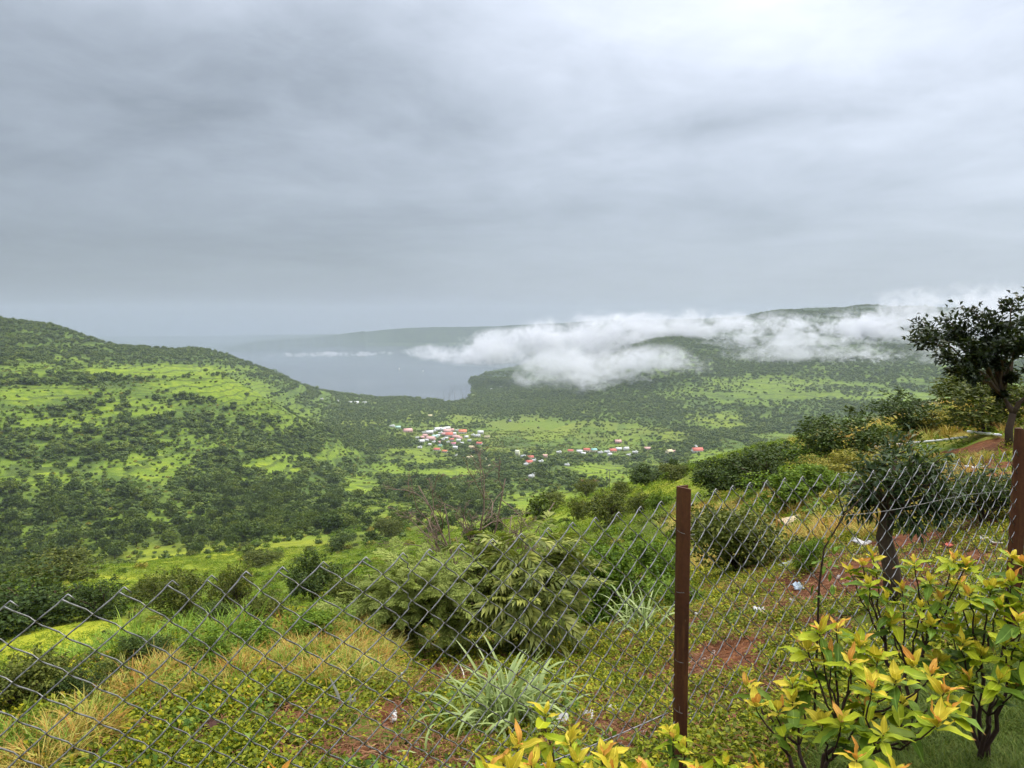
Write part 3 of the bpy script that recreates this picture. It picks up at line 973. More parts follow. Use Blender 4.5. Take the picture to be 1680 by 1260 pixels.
def house(px, py, c, wpx, rng, label, group):
    p = hit(px, py + 3, 300)
    if p is None:
        return
    r = math.hypot(p[0], p[1])
    w = wpx * r / FPX * 1.0
    d, h = w * rng.uniform(0.6, 0.85), min(w * 0.5, rng.uniform(3.2, 5.5))
    if c == 'y':
        h, w, d = w * 1.0, w * 0.75, w * 0.6
    rz = rng.uniform(-0.5, 0.5)
    e = empty('village_house', (p[0], p[1], p[2] - 0.3), rz)
    tag(e, label, 'house', group)
    wc = c if c in wall_m else ('w' if rng.rand() < 0.7 else 'c')
    b = MB()
    b.box((0, 0, h / 2), (w, d, h))
    wl_ = obj('wall', b.mesh('wall', wall_m[wc]), e)
    pitched = c in 'rokmt' or rng.rand() < 0.45
    b = MB()
    ov = 0.5
    if pitched:
        rh = d * rng.uniform(0.28, 0.4)
        a, q = w / 2 + ov, d / 2 + ov
        V = [(-a, -q, h - .1), (a, -q, h - .1), (a, q, h - .1), (-a, q, h - .1), (-a, 0, h + rh), (a, 0, h + rh), (-a, -q, h + .15), (a, -q, h + .15), (a, q, h + .15), (-a, q, h + .15), (-a, 0, h + rh + .25), (a, 0, h + rh + .25)]
        b.add(V, [(6, 7, 11, 10), (8, 9, 10, 11), (0, 1, 7, 6), (2, 3, 9, 8), (0, 4, 5, 1), (2, 5, 4, 3), (0, 6, 10, 4), (3, 4, 10, 9), (1, 5, 11, 7), (2, 8, 11, 5)])
        gb = MB()
        gb.add([(-w / 2, -d / 2, h), (-w / 2, d / 2, h), (-w / 2, 0, h + rh * .9), (w / 2, -d / 2, h), (w / 2, d / 2, h), (w / 2, 0, h + rh * .9)], [(0, 2, 1), (3, 4, 5)])
        obj('gable', gb.mesh('gable', wall_m[wc]), wl_)
    else:
        b.box((0, 0, h + .2), (w + .6, d + .6, .4))
        b.box((w * .2, d * .1, h + .4 + .9), (w * .3, d * .35, 1.8))
    obj('roof', b.mesh('roof', roof_m[c]), e)
    for k in range(3):
        b = MB()
        b.box(((k - 1) * w * .3, -d / 2 - 0.02, h * .48), (w * .12, .1, h * .34))
        obj('door' if k == 1 else 'window', b.mesh('opening', m_win), e)


rng = np.random.RandomState(5)
for lst, place, grp in ((MAIN, 'in the main village cluster', 'houses of the main village'), (ROW, 'in the village row', 'houses of the village row'), (SHORE, 'near the lake shore', 'houses near the lake')):
    by = {}
    for hh in sorted(lst):
        by.setdefault(hh[2], []).append(hh)
    for c, hs in by.items():
        for i, (px, py, c, w) in enumerate(hs):
            if len(hs) == 1:
                lab = f'the only {ROOFN[c]} house {place}'
            else:
                lab = f'{ROOFN[c]} house {place}, {nth(i)} of these from the left'
            house(px, py, c, w, rng, lab, grp)

# ------------------------------------------------------------------ boats and drowned trunks in the lake, power poles on the spur
m_boat = plain('boat_paint', (0.75, 0.75, 0.72), 0.5, 0.4, var=0.06)
for px, py, s, lab in [(655, 606, 1.0, 'larger white sail boat out on the grey lake'), (694, 609, 0.6, 'smaller white boat on the lake, right of the other')]:
    x, y = on_level(px, py, LAKE_Z)
    e = empty('boat', (x, y, LAKE_Z), 0.6, s)
    tag(e, lab, 'boat', 'boats on the lake')
    b = MB()
    V = []
    for k, (u, wd, dp) in enumerate([(-6, 1.6, 1.2), (-3, 2.2, 1.0), (1, 2.1, 1.1), (4.5, 1.2, 1.4), (6.5, 0.1, 1.8)]):
        V += [(u, -wd, dp), (u, -wd * .6, -.3), (u, wd * .6, -.3), (u, wd, dp)]
    F = []
    for k in range(4):
        for q in range(3):
            F.append((k * 4 + q, k * 4 + 4 + q, k * 4 + 5 + q, k * 4 + 1 + q))
        F.append((k * 4 + 3, k * 4 + 7, k * 4 + 4, k * 4))
    F.append((0, 1, 2, 3))
    b.add(V, F)
    obj('hull', b.mesh('hull', m_boat), e)
    b = MB()
    b.tube([(0, 0, 1), (0, 0, 14)], [.12, .06], 6)
    obj('mast', b.mesh('mast', m_boat), e)
    b = MB()
    b.add([(-.1, 0, 2.2), (-5, .5, 2.4), (-.1, .12, 13.5), (.1, 0, 2.0), (5.5, .4, 2.0), (.1, .1, 12)], [(0, 1, 2), (3, 4, 5)])
    obj('sail', b.mesh('sail', m_boat), e)

m_dead = plain('dead_wood', (0.10, 0.085, 0.07), 0.9, 0.1, var=0.3, scale=3)
rng = np.random.RandomState(11)
dt_src = []
for k in range(4):
    b = MB()
    b.tube([(0, 0, -.1), (rng.normal() * .03, 0, .5), (rng.normal() * .05, 0, 1)], [.03, .022, .006], 5)
    for q in range(4):
        a, zb = rng.uniform(0, 6.28), rng.uniform(.4, .85)
        b.tube([(0, 0, zb), (.12 * math.cos(a), .12 * math.sin(a), zb + .16)], [.012, .003], 4)
    dt_src.append(b.mesh('drowned_trunk', m_dead))
dead_pts = sorted([(rng.uniform(716, 782), rng.uniform(633, 660)) for _ in range(26)])
for i, (px, py) in enumerate(dead_pts):
    x, y = on_level(px, py, LAKE_Z)
    o = obj('drowned_tree', dt_src[i % 4], loc=(x, y, LAKE_Z), rot=(rng.normal() * .05, rng.normal() * .05, rng.uniform(0, 6)), scale=rng.uniform(13, 24))
    tag(o, f'bare drowned trunk standing in the lake shallows, {nth(i)} from the left', 'dead tree', 'drowned trunks at the lake shore')

m_pole = plain('power_pole', (0.12, 0.115, 0.11), 0.7, 0.3, var=0.2)
for k, (px, lab) in enumerate([(995.5, 'thin grey power pole on the green spur, the one nearer the left'), (999.5, 'thin grey power pole on the green spur, the one nearer the right')]):
    p = hit(px, 803, 60)
    r = math.hypot(p[0], p[1])
    hh = 36 * r / FPX
    e = empty('power_pole', (p[0], p[1], p[2] - .3))
    tag(e, lab, 'pole', 'power poles')
    b = MB()
    b.tube([(0, 0, 0), (0, 0, hh)], [hh * .018, hh * .012], 6)
    obj('shaft', b.mesh('shaft', m_pole), e)
    b = MB()
    b.box((0, 0, hh * .93), (hh * .16, hh * .02, hh * .02))
    obj('crossarm', b.mesh('crossarm', m_pole), e)

# ------------------------------------------------------------------ shrubs of the near slope
def sample(G, x, y):
    i, u, k, s = _grid(np.arctan2(x, y), np.hypot(x, y))
    return ((G[i, k] * (1 - s) + G[i, k + 1] * s) * (1 - u) + (G[i + 1, k] * (1 - s) + G[i + 1, k + 1] * s) * u)


FOL = {
    'dark': foliage('shrub_leaves_dark', [(0.0, (0.018, 0.034, 0.007)), (0.5, (0.045, 0.075, 0.013)), (1.0, (0.11, 0.145, 0.025))], 0.15),
    'olive': foliage('shrub_leaves_olive', [(0.0, (0.036, 0.05, 0.008)), (0.5, (0.09, 0.11, 0.016)), (1.0, (0.20, 0.205, 0.035))], 0.2),
    'green': foliage('shrub_leaves_green', [(0.0, (0.04, 0.078, 0.007)), (0.5, (0.10, 0.175, 0.012)), (1.0, (0.22, 0.30, 0.025))], 0.25),
    'yellow': foliage('shrub_leaves_yellow', [(0.0, (0.10, 0.11, 0.015)), (0.5, (0.25, 0.23, 0.028)), (1.0, (0.46, 0.35, 0.05))], 0.25),
    'feather': foliage('feathery_leaves', [(0.0, (0.10, 0.135, 0.025)), (0.5, (0.23, 0.28, 0.055)), (1.0, (0.38, 0.41, 0.10))], 0.25),
    'pinnate': foliage('pinnate_leaves', [(0.0, (0.065, 0.09, 0.014)), (0.5, (0.145, 0.175, 0.026)), (1.0, (0.33, 0.34, 0.065))], 0.22, 0.45, 0.2),
}
m_twig = plain('twig', (0.075, 0.05, 0.035), 0.9, 0.1, var=0.35, scale=30)
SHRUB = {}
for kd in ('dark', 'olive', 'green', 'yellow'):
    for v in range(3):
        rng = np.random.RandomState(hash_ := 300 + v + 10 * len(kd) + ord(kd[0]))
        V, F = crown_cards(rng, 4200, (0.52, 0.52, 0.5), 0.50, 15, 0.05, 0.027, 0.82, up=0.5, sprigs=30)
        SHRUB[kd, v] = (np_mesh('shrub_foliage', V, F, FOL[kd]), stems(rng, 6, 0.75, 0.35, 0.016).mesh('shrub_stem', m_twig, True))


def shrub(px, py, hpx, wpx, kd, label, rng, p=None, group='shrubs beyond the fence'):
    if p is None:
        p = hit(px, py, 4.5)
    if p is None:
        return
    r = math.hypot(p[0], p[1])
    w, h = wpx * r / FPX, hpx * r / FPX
    e = empty('shrub', (p[0], p[1], p[2] - 0.03 * h), rng.uniform(0, 6.28), (w, w, h))
    tag(e, label, 'shrub', group)
    fm, sm = SHRUB[kd, rng.randint(0, 3)]
    obj('foliage', fm, e)
    obj('stem', sm, e)


rng = np.random.RandomState(21)
for px, py, hp, wp, kd, lab in [
    (50, 1030, 85, 170, 'dark', 'broad dark bush filling the left edge above the bright meadow'),
    (165, 1015, 62, 90, 'dark', 'dark round bush beside the broad bush above the bright meadow'),
    (95, 955, 50, 120, 'olive', 'brownish bush at the left edge above the broad dark bush'),
    (85, 1130, 45, 70, 'olive', 'olive bush at the lower edge of the bright meadow'),
    (190, 1125, 36, 60, 'olive', 'small second olive bush on the right under the bright meadow'),
    (235, 1085, 45, 80, 'dark', 'dark bush at the right end of the bright meadow'),
    (300, 1015, 72, 85, 'olive', 'tall olive bush on the slope beyond the fence'),
    (348, 1035, 50, 70, 'dark', 'dark low bush at the foot of the tall olive bush'),
    (385, 1010, 76, 72, 'olive', 'second tall olive bush, right of the first'),
    (440, 1030, 60, 80, 'olive', 'low olive bush right of the two tall ones'),
    (330, 1092, 58, 120, 'green', 'yellow green bush just above the dry grass bank'),
    (415, 1065, 45, 100, 'green', 'low light green bush between dry grass and dark bushes'),
    (515, 985, 78, 95, 'dark', 'dark bush left of the feathery bush'),
    (575, 1000, 62, 80, 'olive', 'olive bush touching the left side of the feathery bush'),
    (520, 1050, 55, 110, 'green', 'light green bush at the end of the dry grass bank'),
    (30, 1242, 85, 120, 'olive', 'olive small leaved bush in the lower left corner'),
    (130, 1190, 55, 90, 'dark', 'dark bush behind the dry grass in the lower left'),
    (430, 930, 30, 70, 'olive', 'low olive bush on the yellow green slope'),
    (250, 990, 40, 60, 'olive', 'small olive bush in front of the yellow green slope'),
    (640, 880, 35, 60, 'olive', 'small olive bush behind the feathery bush'),
    (560, 905, 30, 50, 'dark', 'small dark bush on the slope above the fence top'),
    (1010, 1020, 140, 180, 'green', 'bright green leafy bush left of the rusty post'),
    (1075, 960, 80, 110, 'green', 'green bush partly behind the rusty post'),
    (960, 960, 70, 120, 'olive', 'olive bush behind the broad leaved bush'),
    (1205, 940, 125, 170, 'olive', 'large olive grey bush right of the rusty post'),
    (1160, 905, 80, 110, 'olive', 'olive bush directly behind the rusty post'),
    (1000, 862, 55, 85, 'olive', 'round olive bush on the bright green spur'),
    (905, 842, 36, 50, 'olive', 'olive bush at the left of the bright green spur'),
    (948, 855, 40, 40, 'olive', 'small upright bush on the bright green spur'),
    (962, 815, 30, 40, 'olive', 'small bush near the top of the bright green spur'),
    (1045, 848, 40, 46, 'olive', 'olive bush right of the round bush on the bright spur'),
    (1075, 838, 36, 42, 'green', 'green bush left of the rusty post top'),
    (1020, 816, 30, 36, 'olive', 'small olive bush near the power poles'),
    (1060, 800, 38, 66, 'dark', 'dark clump of bushes right of the power poles'),
    (1105, 790, 30, 60, 'olive', 'olive bush on the skyline of the spur above the post'),
    (1185, 815, 70, 95, 'dark', 'dark bush on the ridge right of the rusty post'),
    (1245, 812, 80, 130, 'dark', 'wide dark bush on the ridge'),
    (1320, 775, 55, 85, 'green', 'bright yellow green bush on the ridge'),
    (1270, 770, 45, 90, 'dark', 'dark flat topped bush behind the bright ridge bush'),
    (1385, 765, 88, 130, 'dark', 'large spreading dark bush on the ridge left of the white pipe'),
    (1290, 850, 85, 130, 'green', 'light green bush below the ridge'),
    (1350, 830, 70, 110, 'green', 'green bush in front of the large spreading bush'),
    (1410, 800, 55, 110, 'yellow', 'golden yellow shrub at the left end of the white pipe'),
    (1350, 790, 40, 80, 'yellow', 'yellow shrub below the large spreading bush'),
    (1495, 722, 72, 115, 'dark', 'dark bush standing on the crest above the white pipe'),
    (1445, 735, 35, 70, 'green', 'low green bush left of the crest bush'),
    (1545, 712, 35, 60, 'yellow', 'yellow brown shrub right of the crest bush'),
    (1615, 712, 82, 150, 'olive', 'large olive bush behind the forked tree'),
    (1610, 860, 85, 130, 'dark', 'dark bush behind the chain link near the right post'),
    (1525, 795, 38, 90, 'dark', 'dark bush between the white pipe and the fence top'),
    (1120, 1000, 50, 70, 'green', 'low green plant right behind the rusty post'),
    (1330, 940, 60, 60, 'green', 'small dark green plant among the litter'),
]:
    shrub(px, py, hp, wp, kd, lab, rng)

# smaller bushes between them, uncountable at their size: one mass
n = 80000
sr = np.sqrt(rs.uniform(14 ** 2, 1900 ** 2, n * 2))
sr[:5000] = rs.uniform(12, 120, 5000)
sa = rs.uniform(R(-44), R(44), n * 2)
sx_, sy_ = sr * np.sin(sa), sr * np.cos(sa)
sz_ = ground(sx_, sy_)
g2 = fbm(sx_ / 22, sy_ / 22, 4, 81)
cv2 = cover(sx_, sy_, sz_)
so2 = sample(SOIL, sx_, sy_)
kp = (rs.uniform(0, 1, len(sx_)) < np.clip(np.where(sr < 500, 0.16, 0.30) + 2.0 * g2, 0.015, 0.9) * np.clip(1 - 0.97 * cv2, 0.03, 1)) & (so2 < 0.35) & in_sight(sx_, sy_, 6) & ~((sr < 40) & (project(np.stack([sx_, sy_, sz_], -1))[0] > 1400))
sx_, sy_, sz_, sr = sx_[kp], sy_[kp], sz_[kp], sr[kp]
ssc = rs.uniform(0.5, 1.3, len(sx_)) * np.clip(0.4 + sr * 0.008, 0.4, 3.0)
small_src = []
for i, kd in enumerate(['dark', 'olive', 'green', 'green', 'olive', 'yellow']):
    g = np.random.RandomState(400 + i)
    V, F = crown_cards(g, 260, (0.62, 0.62, 0.5), 0.35, 9, 0.2, 0.12, 0.65, up=0.6)
    small_src.append(source('scrub', np_mesh('scrub', V, F, FOL[kd])))
pick = rs.choice(6, len(sx_), p=[.10, .24, .30, .22, .08, .06])
scatter('hillside_scrub', np.stack([sx_, sy_, sz_ - 0.05], -1), np.stack([0 * sx_, 0 * sx_, rs.uniform(0, 6.28, len(sx_))], -1), np.stack([ssc * 1.15, ssc * 1.15, ssc * 0.8], -1), pick, small_src, 'low green scrub growing all over the near slopes')


# grass tufts that give the open meadows of the near slopes their nap
n = 60000
mr = np.sqrt(rs.uniform(20 ** 2, 330 ** 2, n))
mr[:14000] = rs.uniform(14, 110, 14000)
ma = rs.uniform(R(-43), R(43), n)
mx, my = mr * np.sin(ma), mr * np.cos(ma)
mz = ground(mx, my)
mk = in_sight(mx, my, 1.5) & (sample(SOIL, mx, my) < .3) & (rs.uniform(0, 1, n) < np.clip(.55 + 1.6 * fbm(mx / 9, my / 9, 3, 85), .05, 1))
mx, my, mz, mr = mx[mk], my[mk], mz[mk], mr[mk]
m_tuft = foliage('meadow_tufts', [(0.0, (0.07, 0.125, 0.010)), (0.5, (0.15, 0.23, 0.014)), (1.0, (0.32, 0.36, 0.03))], .25, .6, .08, .5)
tuft_src = []
for i in range(3):
    g = np.random.RandomState(430 + i)
    V, F = crown_cards(g, 46, (0.6, 0.6, 0.42), 0.12, 6, 0.34, 0.06, 0.7, up=0.2)
    tuft_src.append(source('tuft', np_mesh('tuft', V, F, m_tuft)))
ms = rs.uniform(.25, .6, len(mx)) * np.clip(.7 + mr * .008, .7, 2.4)
scatter('meadow_grass', np.stack([mx, my, mz], -1), np.stack([0 * mx, 0 * mx, rs.uniform(0, 6.28, len(mx))], -1), np.stack([ms * 1.4, ms * 1.4, ms], -1), rs.randint(0, 3, len(mx)), tuft_src, 'tufts of bright green grass on the open meadows')


# ------------------------------------------------------------------ two big bushes with compound leaves, close behind the fence
def frond_mesh(rng, mat, L, pairs, ll, lw, droop, bip=False):
    """one compound leaf along +X: rachis with paired leaflets"""
    b = MB()
    s = np.linspace(0, 1, 7)
    P = np.stack([L * s * (1 - 0.1 * s * droop), 0 * s, L * (0.12 * s - droop * 0.5 * s ** 2)], 1)
    b.tube(P, 0.0028 * (1 - 0.7 * s), 3, False)
    q = np.repeat(np.linspace(0.14, 1.0, pairs), 2)
    sd = np.tile([1.0, -1.0], pairs)
    C = np.stack([np.interp(q, s, P[:, i]) for i in range(3)], 1)
    ang = np.interp(q, [0, 1], [1.25, 0.35]) + rng.normal(size=len(q)) * 0.1
    D = np.stack([np.cos(ang), sd * np.sin(ang), -0.25 - 0.3 * droop * q + rng.normal(size=len(q)) * 0.12], 1)
    N = np.stack([0.15 * np.ones(len(q)), sd * -0.15, np.ones(len(q))], 1) + rng.normal(size=(len(q), 3)) * 0.15
    size = np.sin(np.clip(q, 0.1, 0.93) * math.pi) ** 0.4
    if not bip:
        V, F = cards(C, D, N, ll * size, lw * size, 0.12)
        b.add(V, F)
    else:           # twice divided: each side stalk carries a row of tiny leaflets
        for c, d, nn, z in zip(C, unit(D), N, size):
            k = 7
            u = np.repeat(np.linspace(0.2, 1, k), 2)
            sd2 = np.tile([1.0, -1.0], k)
            side_ = np.cross(d, nn)
            side_ /= np.linalg.norm(side_)
            c2 = c + np.outer(u, d) * ll * z
            d2 = d * 0.5 + np.outer(sd2, side_)
            V, F = cards(c2, d2, np.tile(nn, (2 * k, 1)) + rng.normal(size=(2 * k, 3)) * .2, lw * 2.4 * z, lw * 1.1, 0.1)
            b.add(V, F)
    return b.mesh('compound_leaf', mat)


def compound_bush(name, px, py, wpx, hpx, kd, nleaf, meshes, label, seed, rdist):
    rng = np.random.RandomState(seed)
    d = ray(px, py)
    k = rdist / math.hypot(d[0], d[1])
    x, y = d[0] * k, d[1] * k
    z = float(ground(x, y))
    top = EYE + rdist * slope_of(px, py - hpx)
    W, H = wpx * rdist / FPX, top - z
    e = empty(name, (x, y, z))
    tag(e, label, 'bush', 'big bushes behind the fence')
    obj('stem', stems(rng, 9, H * 0.8, W * 0.42, 0.016).mesh('stem', m_twig, True), e)
    lobes = rand_dirs(rng, 11) * rng.uniform(0.3, 0.75, (11, 1))
    for i in range(nleaf):
        dd = rand_dirs(rng, 1)[0]
        if dd[1] > 0.5 and rng.rand() < 0.6:
            dd[1] *= -1
        c = lobes[rng.randint(0, 11)] * 0.75 + dd * rng.uniform(0.22, 0.36)
        c = c * np.array([W * 0.5, W * 0.42, H * 0.52]) + np.array([0, 0, H * 0.56])
        if c[2] < 0.12:
            continue
        az = math.atan2(dd[1], dd[0]) + rng.normal() * 0.5
        o = obj('leaf', meshes[rng.randint(0, len(meshes))], e, c, (rng.normal() * 0.35, -rng.uniform(-0.5, 0.75), az), rng.uniform(0.75, 1.25))


gg = np.random.RandomState(31)
feath = [frond_mesh(gg, FOL['feather'], 0.24, 9, 0.075, 0.0085, 0.5, True) for _ in range(3)]
pinn = [frond_mesh(gg, FOL['pinnate'], 0.34, 9, 0.13, 0.032, 0.9) for _ in range(4)]
compound_bush('feathery_bush', 665, 1085, 290, 200, 'feather', 290, feath, 'pale green feathery bush behind the fence, left of the two big bushes', 5, 6.4)
compound_bush('broad_leaved_bush', 865, 1090, 300, 218, 'pinnate', 230, pinn, 'olive bush with long hanging leaflets behind the fence, right of the feathery bush', 6, 6.6)

# bare dead shrub behind them
rng = np.random.RandomState(77)
m_deadtwig = plain('dead_twigs', (0.20, 0.145, 0.105), 0.9, 0.1, var=0.35, scale=20)


def at(px, py, r):
    """world point at ground distance r in the direction of a picture point"""
    d = ray(px, py)
    k = r / math.hypot(d[0], d[1])
    return np.array([d[0] * k, d[1] * k, EYE + d[2] * k])


rd = 9.5
g0 = at(785, 960, rd)
base = np.array([g0[0], g0[1], float(ground(g0[0], g0[1]))])
e = empty('dead_shrub', base)
tag(e, 'bare brown dead shrub rising behind the two big bushes', 'dead shrub')


def branch(b, A, B, r0, r1, rng, depth, spread=0.35, nsub=4):
    L = np.linalg.norm(B - A)
    s = np.linspace(0, 1, 7)[:, None]
    side_ = np.cross(B - A, rng.normal(size=3))
    side_ /= np.linalg.norm(side_) + 1e-9
    P = A + (B - A) * s + side_ * np.sin(s * math.pi) * L * rng.uniform(-.16, .16) + rng.normal(size=(7, 3)) * L * 0.008
    P[0] = A
    b.tube(P, np.linspace(r0, r1, 7), 5 if depth > 1 else 4, True)
    if depth:
        for q in range(nsub):
            t0 = rng.uniform(0.35, 0.97)
            j = t0 * 6
            C = P[int(j)] * (1 - j % 1) + P[min(6, int(j) + 1)] * (j % 1)
            d = unit(unit(B - A) * 0.8 + rng.normal(size=3) * 0.75)
            branch(b, C, C + d * L * rng.uniform(0.22, spread), (r0 + (r1 - r0) * t0) * 0.68, r1 * 0.6, rng, depth - 1, spread, nsub)


for k, (tip, r0, lab) in enumerate([((688, 795), .016, None), ((797, 800), .02, None), ((830, 785), .014, None), ((730, 830), .012, None), ((905, 822), .01, None), ((700, 850), .01, None), ((840, 850), .01, None), ((760, 842), .01, None)]):
    b = MB()
    B = at(tip[0], tip[1], rd + rng.uniform(-.25, .25))
    branch(b, np.array([0, 0, 0.0]) + rng.normal(size=3) * .03, B - base, r0 * 1.5, 0.007, rng, 3, 0.40, 6)
    obj('branch', b.mesh('branch', m_deadtwig), e)


# ------------------------------------------------------------------ two trees on the right
def leaf_tree(name, base, trunk_pts, r0, limbs, mat, leaf, wid, per, label, seed, clus=0.25, sub_=.22, jmin=5):
    """trunk_pts and limb tips in world space; leaves hang in sprays along the outer limbs"""
    rng = np.random.RandomState(seed)
    e = empty(name, base)
    tag(e, label, 'tree')
    b = MB()
    TP = np.asarray(trunk_pts) - base
    b.tube(TP, np.linspace(r0, r0 * .75, len(TP)), 9)
    C, D = [], []
    lb = MB()
    for A, B, ra in limbs:
        A, B = np.asarray(A) - base, np.asarray(B) - base
        L = np.linalg.norm(B - A)
        s = np.linspace(0, 1, 8)[:, None]
        P = A + (B - A) * s + np.array([0, 0, 1]) * np.sin(s * math.pi) * L * 0.10 + rng.normal(size=(8, 3)) * L * .015
        P[0] = A
        lb.tube(P, np.linspace(ra, ra * .25, 8), 6)
        for q in range(9):
            j = rng.randint(jmin, 8)
            dd = unit((B - A) / L + rng.normal(size=3) * np.array([.8, .8, .45]))
            E = P[j] + dd * L * rng.uniform(.08, sub_)
            E[2] -= L * .03
            lb.tube(np.stack([P[j], (P[j] + E) / 2 + np.array([0, 0, L * .02]), E]), [ra * .22, ra * .15, ra * .05], 4)
            tt = rng.uniform(0.15, 1.05, per)[:, None]
            C.append(P[j] + (E - P[j]) * tt + rng.normal(size=(per, 3)) * clus * L * .28)
            D.append(np.tile(dd, (per, 1)) + rng.normal(size=(per, 3)) * .6 + np.array([0, 0, -.15]))
    C, D = np.concatenate(C), unit(np.concatenate(D))
    n = len(C)
    V, F = cards(C, D, np.array([0, 0, 1.0]) + rng.normal(size=(n, 3)) * .45, leaf * rng.uniform(.7, 1.3, n), wid * rng.uniform(.7, 1.3, n), .18)
    t_ = obj('trunk', b.mesh('trunk', m_bark, True), e)
    obj('limb', lb.mesh('limb', m_bark, True), e)
    obj('crown', np_mesh('crown', V, F, mat), e)
    return e


m_tree_r = foliage('crest_tree_leaves', [(0.0, (0.008, 0.014, 0.006)), (0.5, (0.017, 0.028, 0.010)), (1.0, (0.045, 0.06, 0.022))], 0.08, 0.5, 0.2)
p0 = hit(1656, 730, 12)
rt = math.hypot(p0[0], p0[1])
fork = at(1662, 678, rt)
fork2 = at(1640, 645, rt)
limbs = []
rng = np.random.RandomState(8)
for px, py in [(1512, 533), (1545, 520), (1515, 552), (1570, 590), (1590, 505), (1620, 520), (1650, 498), (1610, 560), (1640, 600), (1580, 560), (1600, 610), (1660, 560), (1690, 490), (1730, 500), (1770, 530), (1720, 560), (1760, 590), (1690, 610), (1800, 560), (1625, 590), (1668, 530), (1640, 545), (1560, 600), (1585, 608), (1615, 612), (1650, 612), (1680, 600), (1700, 590), (1545, 575), (1595, 580), (1630, 565), (1565, 545)]:
    A = fork2 + (fork - fork2) * rng.uniform(0, .3) if px < 1670 else at(1700, 640, rt)
    limbs.append((A, at(px + 10, py + 8, rt + rng.uniform(-1.3, 1.3)), .045))
limbs.append((fork, fork2, .075))
limbs.append((fork, at(1702, 635, rt), .075))
leaf_tree('crest_tree', p0 - np.array([0, 0, .1]), [p0 - np.array([0, 0, .2]), at(1655, 705, rt), fork], .105, limbs, m_tree_r, .15, .08, 26, 'dark spreading tree with forked trunk on the crest at the right edge', 9, .17, .15)

m_tree_s = foliage('fence_tree_leaves', [(0.0, (0.014, 0.03, 0.010)), (0.5, (0.034, 0.062, 0.018)), (1.0, (0.10, 0.14, 0.04))], 0.15, 0.5, 0.2)
p1 = at(1467, 1010, 6.4)
p1[2] = float(ground(p1[0], p1[1]))
rt = math.hypot(p1[0], p1[1])
tops = at(1458, 838, rt)
limbs = [(tops, at(px, py, rt + rng.uniform(-.25, .25)), .022) for px, py in [(1410, 797), (1425, 772), (1450, 757), (1470, 745), (1500, 755), (1530, 765), (1560, 785), (1550, 815), (1520, 835), (1490, 800), (1460, 790), (1420, 815), (1540, 845), (1500, 860), (1395, 825), (1475, 825)]]
leaf_tree('fence_tree', p1 - np.array([0, 0, .05]), [p1 - np.array([0, 0, .1]), at(1462, 930, rt), at(1450, 880, rt), tops], .07, limbs, m_tree_s, .08, .022, 16, 'small dark tree with thick mossy trunk just behind the fence', 10, .40, .42, 3)

# ------------------------------------------------------------------ ground plants near the fence
def grass_clump(rng, n, L, W, spread, bend, mat):
    b = MB()
    for i in range(n):
        a = rng.uniform(0, 6.28)
        r0 = spread * math.sqrt(rng.rand())
        o = np.array([math.cos(a) * r0, math.sin(a) * r0, 0])
        a2 = a + rng.normal() * 0.7
        l = L * rng.uniform(.55, 1.15)
        bd = bend * rng.uniform(.4, 1.4)
        s = np.linspace(0, 1, 5)
        hx = l * (0.15 * s + bd * s ** 2.2)
        hz = l * (s - 0.55 * bd * s ** 2.6)
        P = o + np.stack([math.cos(a2) * hx, math.sin(a2) * hx, hz], 1)
        sd = np.array([-math.sin(a2), math.cos(a2), 0]) * W / 2
        wv = np.array([.7, 1, .9, .6, .06])[:, None]
        V = np.concatenate([P - sd * wv, P + sd * wv])
        k = np.arange(4)
        b.add(V, np.stack([k, k + 5, k + 6, k + 1], 1))
    return b.mesh('grass_clump', mat)


def herb_clump(rng, n, leaf, wid, h, spread, mat):
    d = rand_dirs(rng, n)
    d[:, 2] = np.abs(d[:, 2])
    C = d * np.array([spread, spread, h]) * rng.uniform(.3, 1, (n, 1))
    N = np.array([0, 0, 1.0]) + rng.normal(size=(n, 3)) * .35 + d * .3
    D = np.stack([d[:, 0], d[:, 1], rng.normal(size=n) * .25], 1) + rng.normal(size=(n, 3)) * .35
    V, F = cards(C, D, N, leaf * rng.uniform(.6, 1.3, n), wid * rng.uniform(.6, 1.3, n), .15)
    return np_mesh('herb_clump', V, F, mat)


m_dry = foliage('dry_grass_blades', [(0.0, (0.24, 0.095, 0.026)), (0.35, (0.42, 0.22, 0.045)), (0.65, (0.48, 0.38, 0.09)), (0.85, (0.40, 0.42, 0.08)), (1.0, (0.55, 0.54, 0.22))], .25, .6, .1, .65)
m_ggr = foliage('green_grass_blades', [(0.0, (0.07, 0.13, 0.012)), (0.5, (0.16, 0.27, 0.022)), (1.0, (0.32, 0.42, 0.06))], .3, .5, .12, .35)
m_herb = foliage('herb_leaves', [(0.0, (0.035, 0.055, 0.006)), (0.35, (0.10, 0.135, 0.009)), (0.65, (0.26, 0.28, 0.014)), (0.88, (0.44, 0.40, 0.02)), (1.0, (0.44, 0.18, 0.03))], .25, .5, .12, .4)
m_herb2 = foliage('broad_herb_leaves', [(0.0, (0.04, 0.085, 0.012)), (0.5, (0.10, 0.185, 0.022)), (1.0, (0.25, 0.33, 0.045))], .25, .5, .15, .3)
m_straw = foliage('straw', [(0.0, (0.06, 0.022, 0.012)), (0.6, (0.17, 0.075, 0.035)), (0.9, (0.30, 0.17, 0.08)), (1.0, (0.45, 0.33, 0.18))], 0, .8, .08, .4)
m_lawn = foliage('lawn_blades', [(0.0, (0.035, 0.065, 0.010)), (0.5, (0.085, 0.135, 0.018)), (1.0, (0.22, 0.24, 0.05))], .25, .5, .1, .3)
rng = np.random.RandomState(51)
dry_src = [source('dry_clump', grass_clump(rng, 34, .36, .009, .09, .75, m_dry)) for _ in range(4)]
